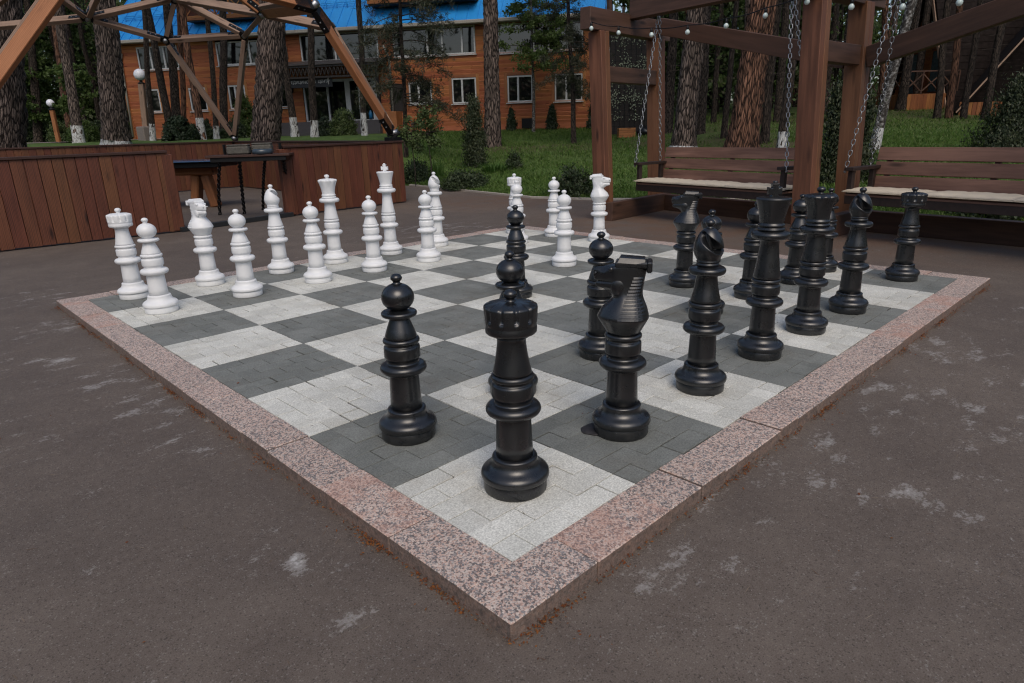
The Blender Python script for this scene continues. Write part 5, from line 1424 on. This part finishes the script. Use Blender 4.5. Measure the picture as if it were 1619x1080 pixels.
def build_far_wood():
    """single trunks of the wood behind, as far as one can tell them apart"""
    g = np.random.default_rng(77); protos = []
    for k in range(4):
        me = trunk_mesh('trunk', .15, 18, ['bark_dark', 'bark_pine', 'bark_dark', 'bark_red'][k], 500+k, nseg=10, step=.5, crook=.05); protos.append(me)
    far = []
    def free(f, l):
        x, y = FL(f, l); p = np.array([x, y])
        u = (p-HO)@HU; o = (p-HO)@HN
        if -2 < u < 26 and -16 < o < 6: return False
        q = p-np.array([35, 8]);
        if np.hypot(*q) < 6 or np.hypot(*(p-np.array([32.5, 2.5]))) < 5.5: return False
        if l > 11 and f < 31: return False
        return all((f-a)**2+(l-b)**2 > .8 for a, b in far)
    zones = [(36, 60, -34, -21.5, 34), (24, 40, 5.5, 11, 12), (31, 62, 6.5, 30, 52), (38, 66, 24, 44, 18)]
    i = 0
    for f0, f1, l0, l1, n in zones:
        c = 0; tries = 0
        while c < n and tries < 4000:
            tries += 1
            f = g.uniform(f0, f1); l = g.uniform(l0, l1)*f/((f0+f1)/2) if f0 > 30 else g.uniform(l0, l1)
            if not free(f, l): continue
            far.append((f, l)); x, y = FL(f, l); z = gz(x, y)
            lab, grp = ('thin bare trunk in the dark wood left of the house', 'trunks in the wood left of the house') if l < 0 else ('thin bare trunk in the wood behind the swing pergola and cabins', 'trunks in the wood behind the pergola')
            t = thing('pine_tree', lab, 'tree', (x, y, z), g.random()*6.28, grp)
            t.rotation_euler = (g.normal()*.015, g.normal()*.015, g.random()*6.28)
            s = g.uniform(.55, 1.25); o = link('trunk', protos[i % 4], t); o.scale = (s, s, 1)
            o = link('crown', far_crown(i % 3), t); o.scale = (.75, .75, g.uniform(.95, 1.2)); i += 1; c += 1
build_far_wood()

def forest_mass():
    """the far wood that reads as one mass: undergrowth and hanging foliage, no single plants to count"""
    g = np.random.default_rng(9)
    def belt(n, f0, f1, l0, l1, zlo, zhi, size, clump):
        nc = n//clump
        f = g.uniform(f0, f1, nc); l = g.uniform(l0, l1, nc)*f/f0; z = zlo+(zhi-zlo)*g.random(nc)**1.2
        x = CAM[0]+FWD[0]*f+RGT[0]*l; y = CAM[1]+FWD[1]*f+RGT[1]*l
        c = np.stack([x, y, z+tz(f, l)], 1)
        P = np.repeat(c, clump, 0)+g.normal(size=(nc*clump, 3))*np.array([.8, .8, .6])
        # keep out of the house
        q = P[:, :2]-HO; u = q@HU; o = q@HN; bad = (u > -1) & (u < 25.2) & (o > -13) & (o < 4)
        r1 = np.hypot(P[:, 0]-35.5, P[:, 1]-8.5) < 6.5; r2 = np.hypot(P[:, 0]-33, P[:, 1]-2.5) < 6.5
        P = P[~(bad | r1 | r2)]
        return leaves(P, g.normal(size=(len(P), 3))+np.array([0, 0, .4]), g.uniform(.6, 1.4, len(P))*size, .62)
    parts = [belt(36000, 44, 62, -46, -20, .0, 12, .28, 26), belt(26000, 38, 46, -36, -21, .0, 9, .24, 26),
             belt(34000, 50, 72, -30, 52, .0, 13, .36, 24), belt(16000, 36, 50, 5.0, 24, .6, 9, .24, 26), belt(24000, 74, 92, -60, 70, 0, 22, .75, 30), belt(20000, 26, 40, 5.4, 12.5, .5, 8.5, .16, 26)]
    # the same wood closes round the clearing on the other sides
    n = 1500; a = g.uniform(1.15, 2*math.pi-1.15, n); d = g.uniform(24, 46, n); z = 8*g.random(n)**.9
    b = math.atan2(FWD[1], FWD[0])+a
    c = np.stack([2+np.cos(b)*d, 2+np.sin(b)*d, z], 1); P = np.repeat(c, 26, 0)+g.normal(size=(n*26, 3))*np.array([1.1, 1.1, .9])
    parts.append(leaves(P, g.normal(size=(len(P), 3))+np.array([0, 0, .4]), g.uniform(.6, 1.4, len(P))*.6, .62))
    V = []; F = []; k = 0
    for v, f in parts: V.append(v); F.append(f+k); k += len(v)
    tag(link('forest', raw_mesh('forest', np.concatenate(V), np.concatenate(F), 'forest_leaf')), 'dark wood of pines and undergrowth closing off the view', 'forest', kind='stuff')
forest_mass()

# ---------------------------------------------------------------- shrubs and small plants
def build_plants():
    for k, (kind, x, y, z, w, h, lab) in enumerate(PLANTS):
        g = np.random.default_rng(700+k)
        cat = {'thuja': 'conifer', 'cone': 'conifer', 'juniper': 'shrub', 'shrub': 'shrub', 'round': 'shrub', 'lily': 'plant'}[kind]
        nm = {'thuja': 'thuja_tree', 'cone': 'cone_thuja', 'juniper': 'juniper_shrub', 'shrub': 'garden_shrub', 'round': 'clipped_shrub', 'lily': 'daylily_plant'}[kind]
        t = thing(nm, lab, cat, (x, y, z))
        if kind == 'lily':
            n = int(260*w); a = g.random(n)*6.283; r0 = g.random(n)**.5*w*.34; Vv = []; F = []
            for i in range(n):
                b = np.array([math.cos(a[i])*r0[i]*1.3, math.sin(a[i])*r0[i], 0]); d = np.array([math.cos(a[i]+g.normal()*.7), math.sin(a[i]+g.normal()*.7), 0])
                L = h*(.8+.6*g.random()); arch = .75 if w > .6 else .25; sd = np.array([-d[1], d[0], 0])*.011
                pts = [b+d*L*arch*s**1.4+np.array([0, 0, L*(s-.45*arch*s*s)]) for s in (0, .35, .7, 1.0)]
                o = len(Vv)
                for j, p in enumerate(pts): q = sd*(1-.3*j if j < 3 else .15); Vv += [p-q, p+q]
                F += [(o+2*j, o+2*j+1, o+2*j+3, o+2*j+2) for j in range(3)]
            link('leaves', raw_mesh('leaves', np.array(Vv), np.array(F), 'lily_leaf'), t)
            m = MB(); m.tube([(0, 0, -.05), (0, 0, h*.25)], [.05, .03], 8); m.build('root_crown', 'soil', t); continue
        m = MB(); m.tube([(0, 0, -.1), (.01, 0, h*.35), (0, .01, h*.7)], [.035*max(w, .5), .022, .008], 8)
        if kind in ('shrub', 'juniper'):
            for i in range(14):
                a = g.random()*6.283; L = w*.42*(.5+.5*g.random()); m.tube([(0, 0, .02), (math.cos(a)*L*.5, math.sin(a)*L*.5, h*.4*g.random()+.05), (math.cos(a)*L, math.sin(a)*L, h*(.3+.5*g.random()))], [.010, .007, .003], 5)
        m.build('stem', 'twig', t)
        size = {'thuja': .055, 'cone': .06, 'juniper': .05, 'shrub': .055, 'round': .06}[kind]
        area = w*h; dens = {'thuja': 5200, 'cone': 7000, 'juniper': 7500, 'shrub': 4200, 'round': 6000}[kind]
        dist = math.hypot(x-CAM[0], y-CAM[1]); 
        if dist > 24: size *= 1.5; dens *= .55
        n = int(max(900, min(26000, dens*area*2.2)))
        if kind in ('thuja', 'cone'):
            # upswept sprays in bunches around a leaning spindle
            nb = max(26, int(n/60)); zc = g.random(nb)**1.15; ac = g.random(nb)*6.283
            prof = (lambda q: np.clip(1.05*(1-q)**.65*np.clip(q*7+.55, 0, 1), .03, 1)) if kind == 'thuja' else (lambda q: np.clip((1-q**1.7)*np.clip(q*5+.6, 0, 1), .03, 1))
            irr = (.72+.55*g.random(nb)) if kind == 'thuja' else (.9+.12*g.random(nb))
            rad = w/2*prof(zc)*irr*(g.random(nb)**.25)
            c = np.stack([np.cos(ac)*rad, np.sin(ac)*rad, h*(.02+.93*zc)], 1); per = n//nb
            sp = (.075 if kind == 'thuja' else .05)*max(1, w)
            P = np.repeat(c, per, 0)+g.normal(size=(nb*per, 3))*sp*np.array([1, 1, 1.3])
            out = np.repeat(np.stack([np.cos(ac), np.sin(ac), np.full(nb, .5)], 1), per, 0)
            U = out*.5+np.array([0, 0, .8]); N = out+g.normal(size=out.shape)*.6
            V, F = leaves(P, N, g.uniform(.6, 1.4, len(P))*size, .42, up=U); mat = 'thuja_leaf' if kind == 'thuja' else 'cone_leaf'
        else:
            nb = max(20, int(n/45)); v = rand_dir(nb); v[:, 2] = np.abs(v[:, 2]); rr = (.55+.5*g.random(nb)) if kind != 'round' else (.9+.1*g.random(nb))
            c = v*rr[:, None]*np.array([w/2, w/2, h*.92]); per = n//nb; sp = .06 if kind != 'round' else .05
            if kind == 'juniper': c[:, 2] *= .8; c[:, :2] *= 1.1
            P = np.repeat(c, per, 0)+g.normal(size=(nb*per, 3))*sp; P[:, 2] = np.abs(P[:, 2])
            out = np.repeat(v, per, 0); V, F = leaves(P, out+g.normal(size=out.shape)*.8, g.uniform(.6, 1.4, len(P))*size, .5, up=out+np.array([0, 0, .4]))
            mat = 'shrub_leaf'
            if 'pale' in lab or 'low shrub' in lab or 'tall loose' in lab: mat = 'pale_leaf' if 'pale' in lab else 'broad_leaf'
            if kind == 'round' or 'dark rounded' in lab: mat = 'cone_leaf'
        link('foliage', raw_mesh('foliage', V, F, mat), t)
    # saplings beside the gazebo end and a leafy young tree at the far left
    def sapling(x, y, h, n, L, mat, label, seed, zlo, size=.075):
        t = thing('sapling_tree', label, 'sapling', (x, y, gz(x, y)))
        m = MB(); g = np.random.default_rng(seed); m.tube([(0, 0, -.1), (.02, .01, h*.3), (-.02, .02, h*.65), (.01, 0, h)], [.016, .013, .009, .004], 7); m.build('trunk', 'twig', t)
        boughs(t, seed, h*zlo, h, n, L, mat, size, 9, .02, .6)
    for px, f, h, lab, s in ((663, 16.6, 1.55, 'sapling with sparse pale leaves nearest the gazebo wall end', 1), (689, 15.9, 1.75, 'taller sapling with sparse leaves beside the pale tuft', 2)):
        x, y = FL(f, (px-809.5)/1034*f*.965); sapling(x, y, h, 16, .32, 'pale_leaf', lab, 900+s, .55, .065)
    x, y = FL(31, -19.0); sapling(x, y, 3.2, 34, .75, 'birch_leaf', 'bright leafy young tree left of the thick furrowed pine', 910, .35, .15)
    x, y = FL(41, -23.6); sapling(x, y, 3.0, 30, .8, 'broad_leaf', 'young tree in the wood beyond the orange lamp', 911, .3, .15)
    for px, f, l_, h, lab, mat in ((1138, 30, None, 9, 'leafy young tree filling the gap between the grey and reddish pines', 'birch_leaf'), (1052, 33, None, 9, 'leafy tree seen between rear pergola post and thick grey pine', 'broad_leaf'), (1222, 32, None, 8, 'leafy tree behind the trunk with the tall white foot', 'broad_leaf'), (1318, 34, None, 9, 'leafy tree showing between the posts of the pergola frame', 'birch_leaf'), (50, 36, None, 9, 'leafy tree beyond the far left lamp, behind the huge trunk', 'broad_leaf'), (140, 40, None, 10, 'leafy tree deep in the wood above the orange lamp', 'broad_leaf')):
        x, y = FL(f, (px-809.5)/1034*f*.96); t = thing('leafy_tree', lab, 'tree', (x, y, gz(x, y)))
        m = MB(); m.tube([(0, 0, -.2), (.1, 0, h*.3), (-.08, .1, h*.65), (0, 0, h)], [.11, .09, .06, .02], 9); m.build('trunk', 'twig', t)
        boughs(t, int(px), h*.12, h, 70, 2.0, mat, .17, 30, .05, .7)
    # low clipped hedge rows
    for (f0, l0, f1, l1, w, h, lab) in ((29.6, -14.2, 30.2, -11.6, .5, .38, 'low leafy flower hedge between whitewashed pines and house'), (37, -28, 36, -20.6, .8, .9, 'long dark clipped hedge behind the orange lamp post')):
        a = np.array(FL(f0, l0)); b = np.array(FL(f1, l1)); L = np.linalg.norm(b-a); g = np.random.default_rng(5)
        t = thing('clipped_hedge', lab, 'hedge', (a[0], a[1], gz(*a)))
        n = int(3800*L*h); s = g.random(n); P = np.stack([(b-a)[0]*s+g.normal(size=n)*w*.25, (b-a)[1]*s+g.normal(size=n)*w*.25, g.random(n)*h*(.85+.3*np.sin(s*40)**2)+(gz(*b)-gz(*a))*s], 1)
        V, F = leaves(P, rand_dir(n)+np.array([0, 0, .4]), g.uniform(.06, .12, n), .6); link('foliage', raw_mesh('foliage', V, F, 'shrub_leaf'), t)
        m = MB()
        for k in range(int(L/.4)): q = (b-a)*(k+.5)/int(L/.4); zz = (gz(*b)-gz(*a))*(k+.5)/int(L/.4); m.tube([(q[0], q[1], -.1+zz), (q[0], q[1], h*.7+zz)], .012, 5)
        m.build('stems', 'twig', t)
build_plants()

# ---------------------------------------------------------------- camera and light
cd = bpy.data.cameras.new('camera'); cam = bpy.data.objects.new('camera', cd); COL.objects.link(cam)
d = Vector((0.659946, 0.686392, -0.305512)); rx = Vector((0.714531, -0.699078, -0.027133)); uy = Vector((0.2322, 0.200391, 0.951802))
mt = Matrix((rx, uy, -d)).transposed().to_4x4(); mt.translation = Vector(CAM); cam.matrix_world = mt
cd.sensor_fit = 'HORIZONTAL'; cd.sensor_width = 36; cd.lens = 22.9937; cd.clip_start = .05; cd.clip_end = 600
SC.camera = cam
w = bpy.data.worlds.new('World'); SC.world = w; w.use_nodes = True
nt = w.node_tree; bg = nt.nodes['Background']
sky = nt.nodes.new('ShaderNodeTexSky'); sky.sky_type = 'NISHITA'; sky.sun_disc = False
EL, AZ = 50, 215
sky.sun_elevation = R(EL); sky.sun_rotation = R(AZ); sky.air_density = 1.0; sky.dust_density = 3.0; sky.ozone_density = 1.0
nt.links.new(sky.outputs[0], bg.inputs[0]); bg.inputs[1].default_value = .115
sd = bpy.data.lights.new('sun', 'SUN'); sd.energy = .92; sd.angle = R(38); sd.color = (1, .90, .78)
so = bpy.data.objects.new('sun', sd); COL.objects.link(so)
# sky texture: rotation 0 points the sun at +Y, clockwise from above
sv = Vector((math.sin(R(AZ))*math.cos(R(EL)), math.cos(R(AZ))*math.cos(R(EL)), math.sin(R(EL))))
so.rotation_euler = sv.to_track_quat('Z', 'Y').to_euler(); so.location = sv*40
vs = SC.view_settings; vs.view_transform = 'Standard'; vs.look = 'None'; vs.exposure = 0.31; vs.gamma = 1; vs.use_curve_mapping = False
SC.render.engine = 'CYCLES'; SC.cycles.max_bounces = 6; SC.cycles.diffuse_bounces = 3; SC.cycles.glossy_bounces = 3; SC.cycles.transparent_max_bounces = 8
SC.cycles.use_denoising = True; SC.cycles.caustics_reflective = False; SC.cycles.caustics_refractive = False
SC.cycles.filter_width = 1.2 if hasattr(SC.cycles, 'filter_width') else 1.5
